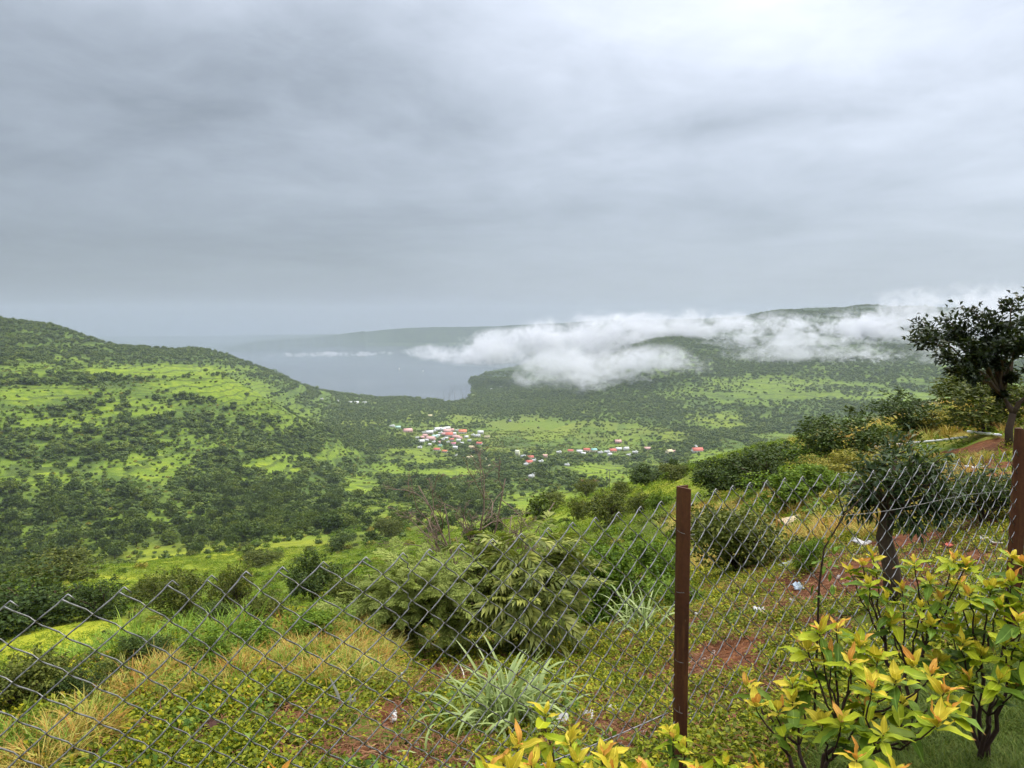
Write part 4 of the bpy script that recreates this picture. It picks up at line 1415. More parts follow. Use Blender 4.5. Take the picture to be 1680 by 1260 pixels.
ggr_src = [source('grass_clump', grass_clump(rng, 34, .32, .010, .09, .6, m_ggr)) for _ in range(3)]
herb_src = [source('herb_clump', herb_clump(rng, 70, .035, .022, .10, .13, m_herb)) for _ in range(4)]
herb2_src = [source('broad_herb', herb_clump(rng, 45, .075, .05, .20, .17, m_herb2)) for _ in range(3)]
lawn_src = [source('lawn_tuft', grass_clump(rng, 30, .075, .0035, .06, .5, m_lawn)) for _ in range(3)]


def straw_mesh(rng, n):
    C = np.stack([rng.uniform(-.15, .15, n), rng.uniform(-.15, .15, n), rng.uniform(.004, .03, n)], 1)
    a = rng.uniform(0, 6.28, n)
    D = np.stack([np.cos(a), np.sin(a), rng.normal(size=n) * .12], 1)
    V, F = cards(C, D, np.array([0, 0, 1.0]) + rng.normal(size=(n, 3)) * .3, rng.uniform(.03, .11, n), rng.uniform(.002, .008, n), .05)
    return np_mesh('straw', V, F, m_straw)


straw_src = [source('straw', straw_mesh(rng, 60)) for _ in range(3)]
UF = np.array([math.cos(R(30)), math.sin(R(30))])      # direction of the fence
PF = np.array([0.694, 3.0])                            # its post


def behind(x, y):
    """distance beyond the fence line"""
    return -(x - PF[0]) * UF[1] + (y - PF[1]) * UF[0]


def area(n, r0, r1, a0=-42, a1=42, pw=1.4):
    r = r0 + (r1 - r0) * rs.uniform(0, 1, n) ** pw
    a = rs.uniform(R(a0), R(a1), n)
    x, y = r * np.sin(a), r * np.cos(a)
    return x, y, ground(x, y)


def strew(name, x, y, z, kp, s0, s1, src, label, tilt=.15):
    x, y, z = x[kp], y[kp], z[kp]
    n = len(x)
    s = rs.uniform(s0, s1, n)
    scatter(name, np.stack([x, y, z - .005], -1), np.stack([rs.normal(size=n) * tilt, rs.normal(size=n) * tilt, rs.uniform(0, 6.28, n)], -1), np.stack([s, s, s * rs.uniform(.8, 1.2, n)], -1), rs.randint(0, len(src), n), src, label)


def pxy(x, y, z):
    return project(np.stack([x, y, z], -1))


U = lambda n: rs.uniform(0, 1, n)
# dry grass along the edge of the bank
x, y, z = area(14000, 2.9, 9, -40, 6)
px, py = pxy(x, y, z)
dry = sample(DRY, x, y)
strew('dry_grass', x, y, z, (behind(x, y) > .3) & (U(14000) < np.clip(dry * 1.0 - .25 + .9 * fbm(x / .8, y / .8, 3, 91), 0, .5)) & (px < 740) & (sample(SOIL, x, y) < .6), .22, .58, dry_src + ggr_src[:2], 'straw yellow and rusty dry grass on the edge of the bank')
x, y, z = area(7000, 10, 85, -42, 42, 1.0)
px, py = pxy(x, y, z)
dry = sample(DRY, x, y)
strew('yellow_grass', x, y, z, U(7000) < np.clip(dry * .8 - .1, 0, .8), 1.0, 2.6, dry_src, 'yellow grass on the ridge above the white pipe')
# green grass at the far edge and between the bushes
x, y, z = area(16000, 4.5, 26, -42, 42, 1.6)
gpx = pxy(x, y, z)[0]
strew('green_grass', x, y, z, (behind(x, y) > 2.2) & ((np.hypot(x, y) > 9) | ((gpx < 600) & (behind(x, y) > 3.0))) & (gpx < 1120) & (U(16000) < np.clip(.12 + 1.8 * fbm(x / 1.6, y / 1.6, 3, 95), 0, .7)) & (sample(SOIL, x, y) < .25), .3, .85, ggr_src, 'fresh green grass between the bushes of the slope')
# small leaved ground cover on the red earth
x, y, z = area(60000, 2.5, 17, -42, 42, 1.5)
so = sample(SOIL, x, y)
gc = fbm(x / .5, y / .5, 4, 99)
strew('ground_cover', x, y, z, (behind(x, y) > -.15) & (U(60000) < np.clip(.70 + 2.2 * gc - .52 * so, 0.02, .95)), .35, .9, herb_src, 'yellow green small leaved ground cover on the red earth behind the fence')
x, y, z = area(5000, 2.5, 14, -42, 42, 1.35)
gc = fbm(x / .9, y / .9, 3, 103)
strew('broad_leaved_herbs', x, y, z, (behind(x, y) > .1) & (U(5000) < np.clip(.03 + 1.9 * gc, 0, .75)) & (sample(SOIL, x, y) < .55), .3, .6, herb2_src, 'bright green broad leaved weeds behind the fence')
# weeds and dry grass on the bank towards the crest, at the right
def clear_of_pipe(x, y, z):
    a, b = pxy(x, y, z)
    return ~((a > 1420) & (a < 1650) & (b > 722 - .06 * (a - 1500)) & (b < 748))


x, y, z = area(16000, 11, 46, 14, 44, 1.2)
gc = fbm(x / 2.2, y / 2.2, 3, 107)
strew('bank_weeds', x, y, z, clear_of_pipe(x, y, z) & (behind(x, y) > 2) & (U(16000) < np.clip(.40 + 1.8 * gc - .45 * sample(SOIL, x, y), .02, .9)), .7, 1.7, herb_src, 'low green and rusty weeds on the bank below the crest')
x, y, z = area(7000, 11, 46, 14, 44, 1.2)
gc = fbm(x / 2.6, y / 2.6, 3, 109)
strew('bank_dry_grass', x, y, z, clear_of_pipe(x, y, z) & (behind(x, y) > 2) & (U(7000) < np.clip(.15 + 1.8 * gc, 0, .7)), .5, 1.3, dry_src, 'dry brown grass on the bank below the crest')
# straw and fallen leaves
x, y, z = area(9000, 2.0, 14, -42, 42, 1.3)
strew('straw_litter', x, y, z, (behind(x, y) > -1.3) & (U(9000) < np.clip(.35 + .4 * sample(SOIL, x, y), 0, .8)) & (sample(LAWN.astype(float), x, y) < .85), .6, 1.2, straw_src, 'brown straw, twigs and fallen leaves on the earth', .06)
# lawn on the viewer's side
x, y, z = area(26000, 1.7, 6.0, 8, 44, 1.1)
lw = sample(LAWN.astype(float), x, y)
strew('lawn_grass', x, y, z, (behind(x, y) < -.1) & (U(26000) < lw), .7, 1.3, lawn_src, 'short green lawn at the lower right under the shrubs', .1)

# pebbles and clods on the bare earth
m_clod = plain('earth_clod', (0.20, 0.095, 0.06), .95, .1, var=.4, scale=20)
m_peb = plain('pebble', (0.36, 0.31, 0.27), .85, .2, var=.3, scale=20)


def stone_mesh(rng, mat, nu=8, nv=6):
    V, F = [], []
    f = rng.uniform(.75, 1.2, (nv + 1, nu))
    for j in range(nv + 1):
        th = math.pi * j / nv
        for i in range(nu):
            ph = 2 * math.pi * i / nu
            q = f[j, i] if 0 < j < nv else 1
            V.append((math.sin(th) * math.cos(ph) * q, math.sin(th) * math.sin(ph) * q * .8, math.cos(th) * q * .6))
    for j in range(nv):
        for i in range(nu):
            F.append((j * nu + i, (j + 1) * nu + i, (j + 1) * nu + (i + 1) % nu, j * nu + (i + 1) % nu))
    return np_mesh('stone', V, np.array(F), mat, False)


peb_src = [source('pebble', stone_mesh(rng, m)) for m in (m_clod, m_clod, m_peb, m_clod)]
x, y, z = area(16000, 2.4, 22, -40, 42, 1.5)
strew('pebbles', x, y, z, U(16000) < np.clip(sample(SOIL, x, y) * .7 - .02, 0, .7), .006, .035, peb_src, 'red clods and pebbles on the bare earth', .5)

# ------------------------------------------------------------------ clump of broad bladed grass in the middle
m_blade = new_mat('broad_grass_blade')
t = NT(m_blade)
oc = t.node('ShaderNodeTexCoord').outputs['Object']
rnd = t.node('ShaderNodeObjectInfo').outputs['Random']
st = t.noise(26, 2, .5, t.node('ShaderNodeMapping', {'Vector': oc, 'Scale': (.08, 1, .08)}).outputs[0])
cc = t.mix(t.math('ADD', t.math('MULTIPLY', st, .6), t.math('MULTIPLY', rnd, .4)), (0.11, 0.18, 0.026), (0.42, 0.49, 0.16))
sh = t.node('ShaderNodeMixShader', {0: .25, 1: t.bsdf(cc, .4, .4), 2: t.node('ShaderNodeBsdfTranslucent', {0: cc}).outputs[0]}).outputs[0]
t.out(sh)


def blade_mesh(L, W, bend, fold=.25):
    s = np.linspace(0, 1, 9)
    th = 1.35 - bend * s ** 1.5
    ds = L / 8
    P = np.zeros((9, 3))
    for i in range(1, 9):
        P[i] = P[i - 1] + ds * np.array([math.cos(th[i]), 0, math.sin(th[i])])
    w = W * np.clip(np.sin(np.clip(s * .92 + .12, 0, 1) * math.pi) ** .6, .03, 1) / 2
    V = np.concatenate([P + np.stack([0 * s, w, w * fold], 1), P, P + np.stack([0 * s, -w, w * fold], 1)])
    k = np.arange(8)
    F = np.concatenate([np.stack([k, k + 1, k + 10, k + 9], 1), np.stack([k + 9, k + 10, k + 19, k + 18], 1)])
    return np_mesh('blade', V, F, m_blade, True)


rng = np.random.RandomState(61)
bl = [blade_mesh(.54, w_, bd) for bd, w_ in ((.8, .018), (1.3, .022), (1.8, .02), (2.3, .024), (2.8, .02), (3.2, .017))]


def blade_clump(px, py, r, n, s, label, spread):
    p = at(px, py, r)
    p[2] = float(ground(p[0], p[1]))
    e = empty('grass_clump', p)
    tag(e, label, 'grass clump', 'broad bladed grass clumps')
    for i in range(n):
        a = rng.uniform(0, 6.28)
        o = obj('blade', bl[rng.randint(0, 6)], e, (rng.normal() * spread, rng.normal() * spread, -.01), (rng.normal() * .15, rng.normal() * .15, a), s * rng.uniform(.6, 1.15))


blade_clump(828, 1215, 4.0, 150, .92, 'large clump of pale broad grass blades in the middle behind the fence', .09)
blade_clump(895, 1165, 4.4, 30, .6, 'small upright grass tuft right of the large pale clump', .05)
blade_clump(1055, 1030, 7.0, 60, .9, 'arching grass clump under the green bush left of the rusty post', .1)
blade_clump(730, 1245, 3.4, 8, .6, 'few pale grass blades lying in front of the large clump', .08)

# ------------------------------------------------------------------ chain link fence with rusty angle posts
fence = empty('chain_link_fence', (PF[0], PF[1], float(ground(PF[0], PF[1]))))
tag(fence, 'grey chain link fence on rusty steel angle posts across the foreground', 'fence')
f0 = np.array(fence.location)

m_wire = new_mat('galvanised_wire')
t = NT(m_wire)
nn = t.noise(60, 4, .6, t.node('ShaderNodeTexCoord').outputs['Object'])
t.out(t.bsdf(t.ramp(nn, [(.3, (.10, .094, .09)), (.6, (.27, .265, .26)), (.85, (.20, .14, .11))]), .42, .5, .55))
WD, HT, TOP = .112, .100, .915
SS0, SS1 = -3.2, 3.4


def fence_pt(s, z, off=0.0):
    """deformed fence surface: s along the fence, z height over datum, off towards the viewer"""
    bulge = .05 * math.sin(s * 1.3 + .6) * (0.3 + z) + .03 * math.sin(s * 3.1) * z
    dz = .012 * math.sin(s * 2.1 + 1) + .02 * (fbm(np.array(s * 1.7), np.array(z * 1.2), 3, 5))
    ds = .03 * float(fbm(np.array(s * 2.3 + 9), np.array(z * 2.6), 3, 15)) + .02 * z * math.sin(s * 1.1)
    if s < -1.2:
        ds += .02 * math.sin(s * 9) * z
        dz += .03 * (-1.2 - s)
    x = PF[0] + UF[0] * (s + ds) + UF[1] * (off - bulge)
    y = PF[1] + UF[1] * (s + ds) - UF[0] * (off - bulge)
    return np.array([x, y, z + dz])


nw = int((SS1 - SS0) / (WD / 2))
K = 19
gz = {}
for i in range(nw):
    pts, xs = [], []
    for k in range(K * 4 + 1):
        q = k / 4.0
        kk, fr = int(q), q - int(q)
        a = (kk + i) % 2
        lin = fr if a == 0 else 1 - fr
        lin = lin * lin * (3 - 2 * lin) * .35 + lin * .65        # eased bends
        s = SS0 + (i + lin) * WD / 2
        off = .004 * (math.cos(math.pi * fr) if a == 0 else -math.cos(math.pi * fr))
        bow = .0028 * math.sin(math.pi * fr) * (1 if a == 0 else -1)
        z = TOP - (K - q) * HT / 2
        pts.append(fence_pt(s, z, off + bow))
    if i % 2 == (K + 1) % 2 and K:                                # bent-over end at the top
        e1 = pts[-1] + np.array([UF[0] * .012, UF[1] * .012, .010])
        e2 = e1 + np.array([UF[0] * .016, UF[1] * .016, -.018])
        pts += [e1, e2]
    b = MB()
    b.tube(np.array(pts) - f0, .0024, 5)
    obj('wire', b.mesh('wire', m_wire, True), fence)

m_rust = new_mat('rusty_steel')
t = NT(m_rust)
oc = t.node('ShaderNodeTexCoord').outputs['Object']
n1 = t.noise(7, 6, .65, t.node('ShaderNodeMapping', {'Vector': oc, 'Scale': (1, 1, .25)}).outputs[0])
n2 = t.noise(55, 6, .7, oc)
rc = t.ramp(t.math('ADD', t.math('MULTIPLY', n1, .65), t.math('MULTIPLY', n2, .35)), [(.3, (.045, .017, .010)), (.5, (.105, .036, .018)), (.7, (.17, .062, .03))])
scr = t.smooth(t.noise(16, 5, .7, t.node('ShaderNodeMapping', {'Vector': oc, 'Scale': (2.2, 2.2, .5), 'Location': (.3, 0, .12)}).outputs[0]), .66, .72)
rc = t.mix(scr, rc, (.34, .25, .19))
rc = t.mix(t.math('MULTIPLY', t.smooth(t.noise(22, 5, .7, t.node('ShaderNodeMapping', {'Vector': oc, 'Scale': (1.5, 1.5, .12)}).outputs[0]), .52, .66), .55), rc, (.20, .085, .03))
t.out(t.bsdf(rc, .55, .35, .25, t.bump(n2, .35, .004)))


def angle_post(s, z0, z1, leg, th, tilt, label):
    """steel angle: two legs in an L, corner towards the viewer's left, open to the fence"""
    b = MB()
    x, y = PF[0] + UF[0] * s, PF[1] + UF[1] * s
    # L section seen from above, in local axes (a to the right, d away from the viewer)
    L = [(0, 0), (leg * .78, -leg * .62), (leg * .78 + th * .62, -leg * .62 + th * .78), (th * 1.0, th * 1.0), (leg * .98, leg * .16 + th), (leg * .98 - th * .16, leg * .16 + th * 2.0), (0, th * 1.6)]
    L = [(0, 0), (.78 * leg, -1.0 * leg), (.78 * leg + .8 * th, -1.0 * leg + .6 * th), (1.5 * th, .1 * th), (.98 * leg, .45 * leg), (.98 * leg - .4 * th, .45 * leg + .9 * th), (.1 * th, .9 * th)]
    n = len(L)
    V = []
    for z in (z0, z1):
        for a, d in L:
            tx = (z - z0) * tilt
            V.append((x + a - leg * .5 + tx - f0[0], y + d - f0[1], z - f0[2]))
    F = [(i, (i + 1) % n, n + (i + 1) % n, n + i) for i in range(n)]
    b.add(V, F)
    # end caps, cut into the two legs
    for q in (0, n):
        b.add([V[q + 0], V[q + 1], V[q + 2], V[q + 3]], [(0, 1, 2, 3)])
        b.add([V[q + 0], V[q + 3], V[q + 4], V[q + 5]], [(0, 1, 2, 3)])
        b.add([V[q + 0], V[q + 5], V[q + 6]], [(0, 1, 2)])
    o = obj('post', b.mesh('post', m_rust), fence)
    o['label'] = label
    return o


angle_post(0.0, -.7, .985, .054, .006, -.004, 'rusty steel angle post right of the picture middle')
angle_post(2.52, -.45, 1.04, .06, .006, 0.0, 'rusty steel post cut off by the right picture edge')
for zt in (.80, .55, .28, .05):                          # tie wires that hold the mesh to the post
    b = MB()
    a = np.linspace(0, 2.2 * math.pi, 18)
    ctr_ = np.array([PF[0] + .006, PF[1] - .008, zt])
    b.tube(ctr_ + np.stack([.034 * np.cos(a), .030 * np.sin(a), .012 * np.sin(a * .5 + zt * 9)], 1) - f0, .0011, 4)
    obj('tie_wire', b.mesh('tie_wire', m_wire, True), fence)
b = MB()
b.tube([fence_pt(s, .73 - .02 * (s - .9) + .01 * math.sin(s * 4), -.01) - f0 for s in np.linspace(.95, 3.3, 24)], .0012, 4)
obj('tension_wire', b.mesh('tension_wire', m_wire), fence)
b = MB()
b.tube([fence_pt(s, .04 + .02 * math.sin(s * 3), -.012) - f0 for s in np.linspace(-2.4, -.05, 30)], .0028, 5)
obj('bottom_wire', b.mesh('bottom_wire', m_wire), fence)

# ------------------------------------------------------------------ garden shrubs with yellow and orange young leaves, this side of the fence
def garden_leaf_mat(name, c0, c1, spot, tr=.3):
    m = new_mat(name)
    t = NT(m)
    oc = t.node('ShaderNodeTexCoord').outputs['Object']
    rnd = t.node('ShaderNodeObjectInfo').outputs['Random']
    vec = t.node('ShaderNodeVectorMath', {0: oc, 1: t.node('ShaderNodeCombineXYZ', {0: t.math('MULTIPLY', rnd, 37.0), 1: rnd, 2: 0.0}).outputs[0]}, operation='ADD').outputs[0]
    c = t.mix(t.math('ADD', t.math('MULTIPLY', rnd, .7), t.math('MULTIPLY', t.noise(14, 3, .5, vec), .35), clamp=True), c0, c1)
    sx = t.node('ShaderNodeSeparateXYZ', {0: oc}).outputs
    # greener towards the stalk, paler midrib, rusty specks
    c = t.mix(t.math('MULTIPLY', t.smooth(t.math('MULTIPLY', sx[0], -1.0), -.05, .0), .45), c, (.16, .22, .02))
    rib = t.math('SUBTRACT', 1.0, t.smooth(t.math('ABSOLUTE', sx[1]), .0006, .0022))
    c = t.mix(t.math('MULTIPLY', rib, .45), c, tuple(min(1, x * 1.5 + .04) for x in c1))
    sp = t.smooth(t.noise(130, 3, .6, vec), .62, .70)
    c = t.mix(t.math('MULTIPLY', sp, .7), c, spot)
    tipn = t.math('MULTIPLY', t.smooth(t.math('ADD', sx[0], t.math('MULTIPLY', t.noise(60, 3, .6, vec), .03)), .098, .112), t.smooth(rnd, .35, .6))
    c = t.mix(tipn, c, (.20, .09, .025))
    d = t.bsdf(c, .5, .1, 0.0, t.bump(t.noise(160, 2, .5, t.node('ShaderNodeMapping', {'Vector': oc, 'Scale': (1, .25, 1)}).outputs[0]), .25, .003))
    trn = t.node('ShaderNodeBsdfTranslucent', {0: c}).outputs[0]
    t.out(t.node('ShaderNodeMixShader', {0: tr, 1: d, 2: trn}).outputs[0])
    return m


LEAFM = {'o': garden_leaf_mat('young_orange_leaf', (.60, .23, .04), (.68, .38, .07), (.45, .10, .02)),
         'y': garden_leaf_mat('yellow_leaf', (.48, .38, .02), (.64, .52, .05), (.50, .22, .02)),
         'l': garden_leaf_mat('lime_leaf', (.19, .28, .010), (.40, .42, .015), (.30, .22, .02)),
         'g': garden_leaf_mat('green_leaf', (.05, .11, .009), (.15, .235, .02), (.12, .12, .02), .22)}


def garden_leaf(rng, mat):
    """pointed elliptic leaf of length 1 dm along +X, folded at the midrib and curling at the tip"""
    L, W = .100, .036 * rng.uniform(.85, 1.2)
    s = np.linspace(0, 1, 7)
    cur = rng.uniform(-.08, .42)
    z = -L * cur * s ** 2 + .004 * np.sin(s * 9 + rng.uniform(0, 6))
    w = W / 2 * np.sin(np.clip(s, .02, 1) ** .85 * math.pi) ** .85
    w[-1] = .0004
    w[0] = .0012
    up = .35 * w
    wav = .0026 * np.sin(s * 14 + rng.uniform(0, 6))
    V = np.concatenate([np.stack([L * s, w, z + up + wav], 1), np.stack([L * s, 0 * s, z], 1), np.stack([L * s, -w, z + up - wav], 1)])
    k = np.arange(6)
    F = np.concatenate([np.stack([k, k + 7, k + 8, k + 1], 1), np.stack([k + 7, k + 14, k + 15, k + 8], 1)])
    return np_mesh('leaf', V, F, mat, True)


rng = np.random.RandomState(71)
LEAVES = {k: [garden_leaf(rng, m) for _ in range(8)] for k, m in LEAFM.items()}
m_stem = plain('shrub_bark', (0.055, 0.032, 0.024), .8, .2, var=.35, scale=60)


def rot_to(d, rng, roll=.5):
    """Euler that lays +X along d with the leaf face roughly upwards"""
    d = Vector(d).normalized()
    z = Vector((0, 0, 1)) + Vector(rng.normal(size=3) * roll * .5)
    y = z.cross(d)
    if y.length < .15:
        y = Vector(rng.normal(size=3)).cross(d)
    y.normalize()
    z = d.cross(y)
    return Matrix((d, y, z)).transposed().to_euler()


def garden_shrub(base_px, dist, tips, label, seed, warm, size=1.0, limit=290, shift=26):
    """branches from one foot to the measured tips; a rosette of leaves on each tip, older green leaves below"""
    rng = np.random.RandomState(seed)
    d = ray(*base_px)
    k = dist / math.hypot(d[0], d[1])
    x, y = d[0] * k, d[1] * k
    base = np.array([x, y, float(ground(x, y)) - .02])
    e = empty('garden_shrub', base)
    tag(e, label, 'shrub', 'garden shrubs with yellow young leaves')
    sb = MB()
    ends = np.array([at(tp[0], tp[1] + shift, dist + (tp[2] if len(tp) > 2 else 0.0)) - base for tp in tips])
    nf = max(1, min(6, len(tips) // 4))
    cen = ends[rng.permutation(len(ends))[:nf]]
    for _ in range(8):                                   # main limbs: one for each cluster of tips
        own = np.argmin(((ends[:, None] - cen[None]) ** 2).sum(-1), 1)
        cen = np.array([ends[own == q].mean(0) if (own == q).any() else cen[q] for q in range(nf)])
    forks = [c * np.array([.5, .5, .62]) for c in cen]
    for q, fk in enumerate(forks):
        s_ = np.linspace(0, 1, 6)[:, None]
        P = fk * s_ * np.array([1, 1, 1]) + np.array([0, 0, .05]) * np.sin(s_ * math.pi) + rng.normal(size=(6, 3)) * .008
        P[0], P[-1] = np.array([(q - nf / 2) * .012, rng.normal() * .01, 0]), fk
        sb.tube(P, np.linspace(.0105, .0065, 6), 7)
    nl = [0]
    more = {}

    def leaf(kind, pos, dr, s):
        me_ = LEAVES[kind][rng.randint(0, 8)]
        if nl[0] < limit:
            obj('leaf', me_, e, pos, rot_to(dr, rng), s)
            nl[0] += 1
        else:                                            # past the count of single leaves: joined by colour
            co = np.array([v.co[:] for v in me_.vertices]) * s
            fc = np.array([p.vertices[:] for p in me_.polygons])
            more.setdefault(kind, MB()).add(co @ np.array(rot_to(dr, rng).to_matrix()).T + pos, fc)

    todo = []
    for ti, tp in enumerate(tips):
        w = warm if len(tp) < 4 else tp[3]
        tip = ends[ti]
        fk = forks[own[ti]]
        s = np.linspace(0, 1, 8)[:, None]
        mid = fk * .45 + tip * .55 + np.array([(tip - fk)[0] * .12, (tip - fk)[1] * .12, -.10 * np.linalg.norm(tip[:2] - fk[:2])])
        P = (1 - s) ** 2 * fk + 2 * s * (1 - s) * mid + s ** 2 * tip + rng.normal(size=(8, 3)) * .006 * np.array([1, 1, .6])
        P[0], P[-1] = fk, tip
        sb.tube(P, np.linspace(.0048, .002, 8), 6)
        ax = unit(P[-1] - P[-3])
        ax = unit(ax * .5 + np.array([0, 0, .8]))
        a0 = rng.uniform(0, 6.28)
        for q in range(rng.randint(7, 10)):              # young rosette
            lay = q // 3
            el = [1.0, .45, .0, -.3][min(lay, 3)] + rng.normal() * .22
            a = a0 + q * 2.4
            dr = np.array([math.cos(a) * math.cos(el), math.sin(a) * math.cos(el), math.sin(el)]) + ax * .15
            u = rng.rand()
            kind = ('o' if u < w * .7 else 'y') if lay < 1 else (('y' if u < w else 'l') if lay < 2 else ('l' if u < .45 + .5 * w else 'g'))
            todo.append((kind, P[-1] - ax * .012 * lay, dr, size * (.62 + .16 * lay) * rng.uniform(.65, 1.25), lay))
        for q in range(4):                                # older leaves down the branch
            j = rng.uniform(2.5, 6.8)
            C = P[int(j)] * (1 - j % 1) + P[int(j) + 1] * (j % 1)
            a = rng.uniform(0, 6.28)
            dr = np.array([math.cos(a), math.sin(a), rng.uniform(-.35, .3)])
            todo.append(('g' if rng.rand() < .45 else 'l', C, dr, size * rng.uniform(.85, 1.25), 4))
    todo.sort(key=lambda q: q[4])
    for q in todo:
        leaf(*q[:4])
    for k_, mb_ in more.items():
        obj('foliage', mb_.mesh('foliage', LEAFM[k_], True), e)['kind'] = 'stuff'
    obj('stem', sb.mesh('stem', m_stem, True), e)
    return e


garden_shrub((1335, 1290), 2.85, [(1345, 990), (1372, 985, .05, 1.0), (1325, 1020, 0, .9), (1410, 1010, .1, .7), (1440, 1035, .1, .8), (1395, 1040, -.1, .8), (1360, 1035, .0, .9), (1430, 1085, -.25, .8), (1470, 1070, -.1, .7), (1500, 1045, .1, .9), (1530, 1060, .0, 1.0), (1550, 1090, -.1, .9), (1560, 1120, -.2, .7),
             (1240, 1110, .0, .8), (1275, 1120, -.05, .7), (1300, 1105, .1, .5), (1225, 1080, .2, .6), (1300, 1075, .2, .2), (1330, 1080, .25, .2), (1540, 1140, -.3, .6), (1405, 1200, -.5, .8), (1470, 1230, -.45, .8), (1450, 1160, -.3, .2), (1380, 1140, -.2, .15), (1350, 1140, -.1, .2), (1480, 1110, 0, .3), (1500, 1250, -.5, .7), (1420, 1120, 0, .3)],
             'large yellow and orange leaved garden shrub right of the rusty post', 1, .85, size=1.0, shift=46)
garden_shrub((1612, 1205), 3.55, [(1600, 990, .1, .1), (1640, 960, 0, .15), (1660, 920, .1, .3), (1625, 930, .1, .4), (1680, 890, .2, .4), (1590, 940, 0, .5), (1570, 925, .1, .6), (1610, 1040, -.1, .05), (1650, 1020, -.2, .05), (1580, 1020, -.1, .1), (1700, 980, -.1, .1), (1720, 930, 0, .2), (1690, 1040, -.2, .05), (1560, 1000, 0, .1), (1640, 1080, -.3, .05), (1590, 1080, -.2, .05), (1670, 1090, -.2, .05), (1710, 1090, -.2, .05), (1540, 1050, -.1, .1),
             (1660, 880, .2, .5), (1740, 1010, -.1, .1), (1670, 985, -.2, .1)],
             'tall mostly green garden shrub at the right edge, rooted in the lawn', 2, .2, size=1.05, shift=36)
garden_shrub((1490, 1160), 3.5, [(1415, 900, .0, .8), (1432, 890, .05, .9), (1395, 915, 0, .6), (1425, 935, -.1, .2), (1500, 900, .0, .6), (1525, 930, 0, .5), (1480, 945, 0, .2), (1545, 960, .0, .3), (1455, 960, -.1, .1), (1510, 975, -.1, .1), (1565, 895, .1, .5), (1585, 905, .1, .6), (1460, 1000, -.1, .2), (1530, 1000, -.1, .1)],
             'slender green shrub with orange tips in front of the small dark tree', 3, .5, size=.85, shift=24)
garden_shrub((925, 1490), 2.15, [(800, 1215, 0, .8), (825, 1200, .05, 1.0), (850, 1170, .1, .9), (872, 1205, 0, 1.0), (838, 1215, -.05, .9), (935, 1165, .1, .7), (948, 1200, .05, .5), (990, 1190, .05, .9), (1003, 1215, -.05, .6), (895, 1120, .2, .3), (900, 1215, 0, .15), (960, 1235, -.1, .3), (1030, 1225, 0, .4), (1060, 1220, .1, .2), (780, 1250, -.05, .6), (860, 1250, -.1, .2), (920, 1250, -.1, .1), (1010, 1250, -.1, .2), (1045, 1250, -.05, .3)],
             'low yellow and red tipped garden shrub at the bottom left of the rusty post', 4, .75, size=1.0, shift=52)
garden_shrub((1128, 1330), 2.6, [(1105, 1185, 0, .1), (1120, 1205, 0, .1), (1098, 1175, .05, .8)], 'tiny green sprig growing at the foot of the rusty post', 5, .2, size=.7)
garden_shrub((1180, 1380), 2.5, [(1145, 1240, 0, .8), (1190, 1230, 0, .2), (1220, 1245, 0, .3), (1245, 1240, .05, .9)], 'low sprig with yellow tips between post and large shrub', 6, .5, size=.9)
garden_shrub((462, 1400), 2.1, [(462, 1252, 0, 1.0), (440, 1258, 0, .7)], 'single orange leaf tip rising at the bottom edge left of the middle', 7, 1.0, size=.9)

# thin sapling leaning against the fence right of the post
rng = np.random.RandomState(81)
pb = at(1342, 1010, 3.55)
pb[2] = float(ground(pb[0], pb[1]))
e = empty('sapling', pb)
tag(e, 'thin dark sapling stem leaning along the fence among the litter', 'sapling')
b = MB()
b.tube(np.array([pb, at(1344, 960, 3.55), at(1352, 900, 3.56), at(1385, 845, 3.58), at(1415, 815, 3.6)]) - pb, [.006, .005, .004, .003, .0015], 5)
b.tube(np.array([at(1385, 845, 3.58), at(1376, 815, 3.58), at(1378, 785, 3.58)]) - pb, [.003, .002, .001], 5)
obj('stem', b.mesh('stem', m_stem, True), e)
for q in range(22):
    c = at(rng.uniform(1335, 1375), rng.uniform(880, 1000), 3.55 + rng.normal() * .03) - pb
    obj('leaf', LEAVES['g'][rng.randint(0, 4)], e, c, rot_to(rng.normal(size=3), rng), rng.uniform(.35, .6))

# ------------------------------------------------------------------ white pipes on the ridge
m_pipe = plain('white_pipe', (0.72, 0.71, 0.68), .45, .4, var=.12, scale=5)
for (a, c, lab) in [((1432, 733), (1548, 722), 'long white pipe lying on the ridge left of the forked tree'), ((1540, 723), (1586, 717), 'short white pipe joined to the right end of the long pipe'), ((1588, 708), (1641, 714), 'white pipe lying behind, next to the trunk of the forked tree')]:
    A, B = (at(q[0], q[1], math.hypot(*hit(q[0], q[1] + 8, 9)[:2]) - .2) for q in (a, c))
    b = MB()
    n = 14
    S = np.linspace(0, 1, n)[:, None]
    P = (B - A) * S
    b.tube(P, .042, 12)
    o = obj('pipe', b.mesh('pipe', m_pipe, True), loc=A)
    tag(o, lab, 'pipe', 'white pipes on the ridge')

# ------------------------------------------------------------------ litter and stones behind the fence
LM = {'white': plain('plastic_white', (0.42, 0.41, 0.38), .7, .4, var=.08), 'blue': plain('plastic_blue', (0.10, 0.34, 0.62), .4, .4, var=.1), 'pale': plain('plastic_pale_blue', (0.31, 0.37, 0.41), .7, .4, var=.15, scale=20),
      'beige': plain('concrete_beige', (0.52, 0.42, 0.27), .9, .1, var=.15, scale=12, bump=.3), 'red': plain('plastic_red', (0.60, 0.13, 0.08), .5, .3), 'rock': plain('red_rock', (0.26, 0.09, 0.065), .9, .1, var=.35, scale=12, bump=.6), 'grey': plain('grey_stone', (0.36, 0.33, 0.29), .9, .1, var=.25, scale=10, bump=.5),
      'brown': plain('brown_rag', (0.06, 0.03, 0.022), .9, .1, var=.3)}


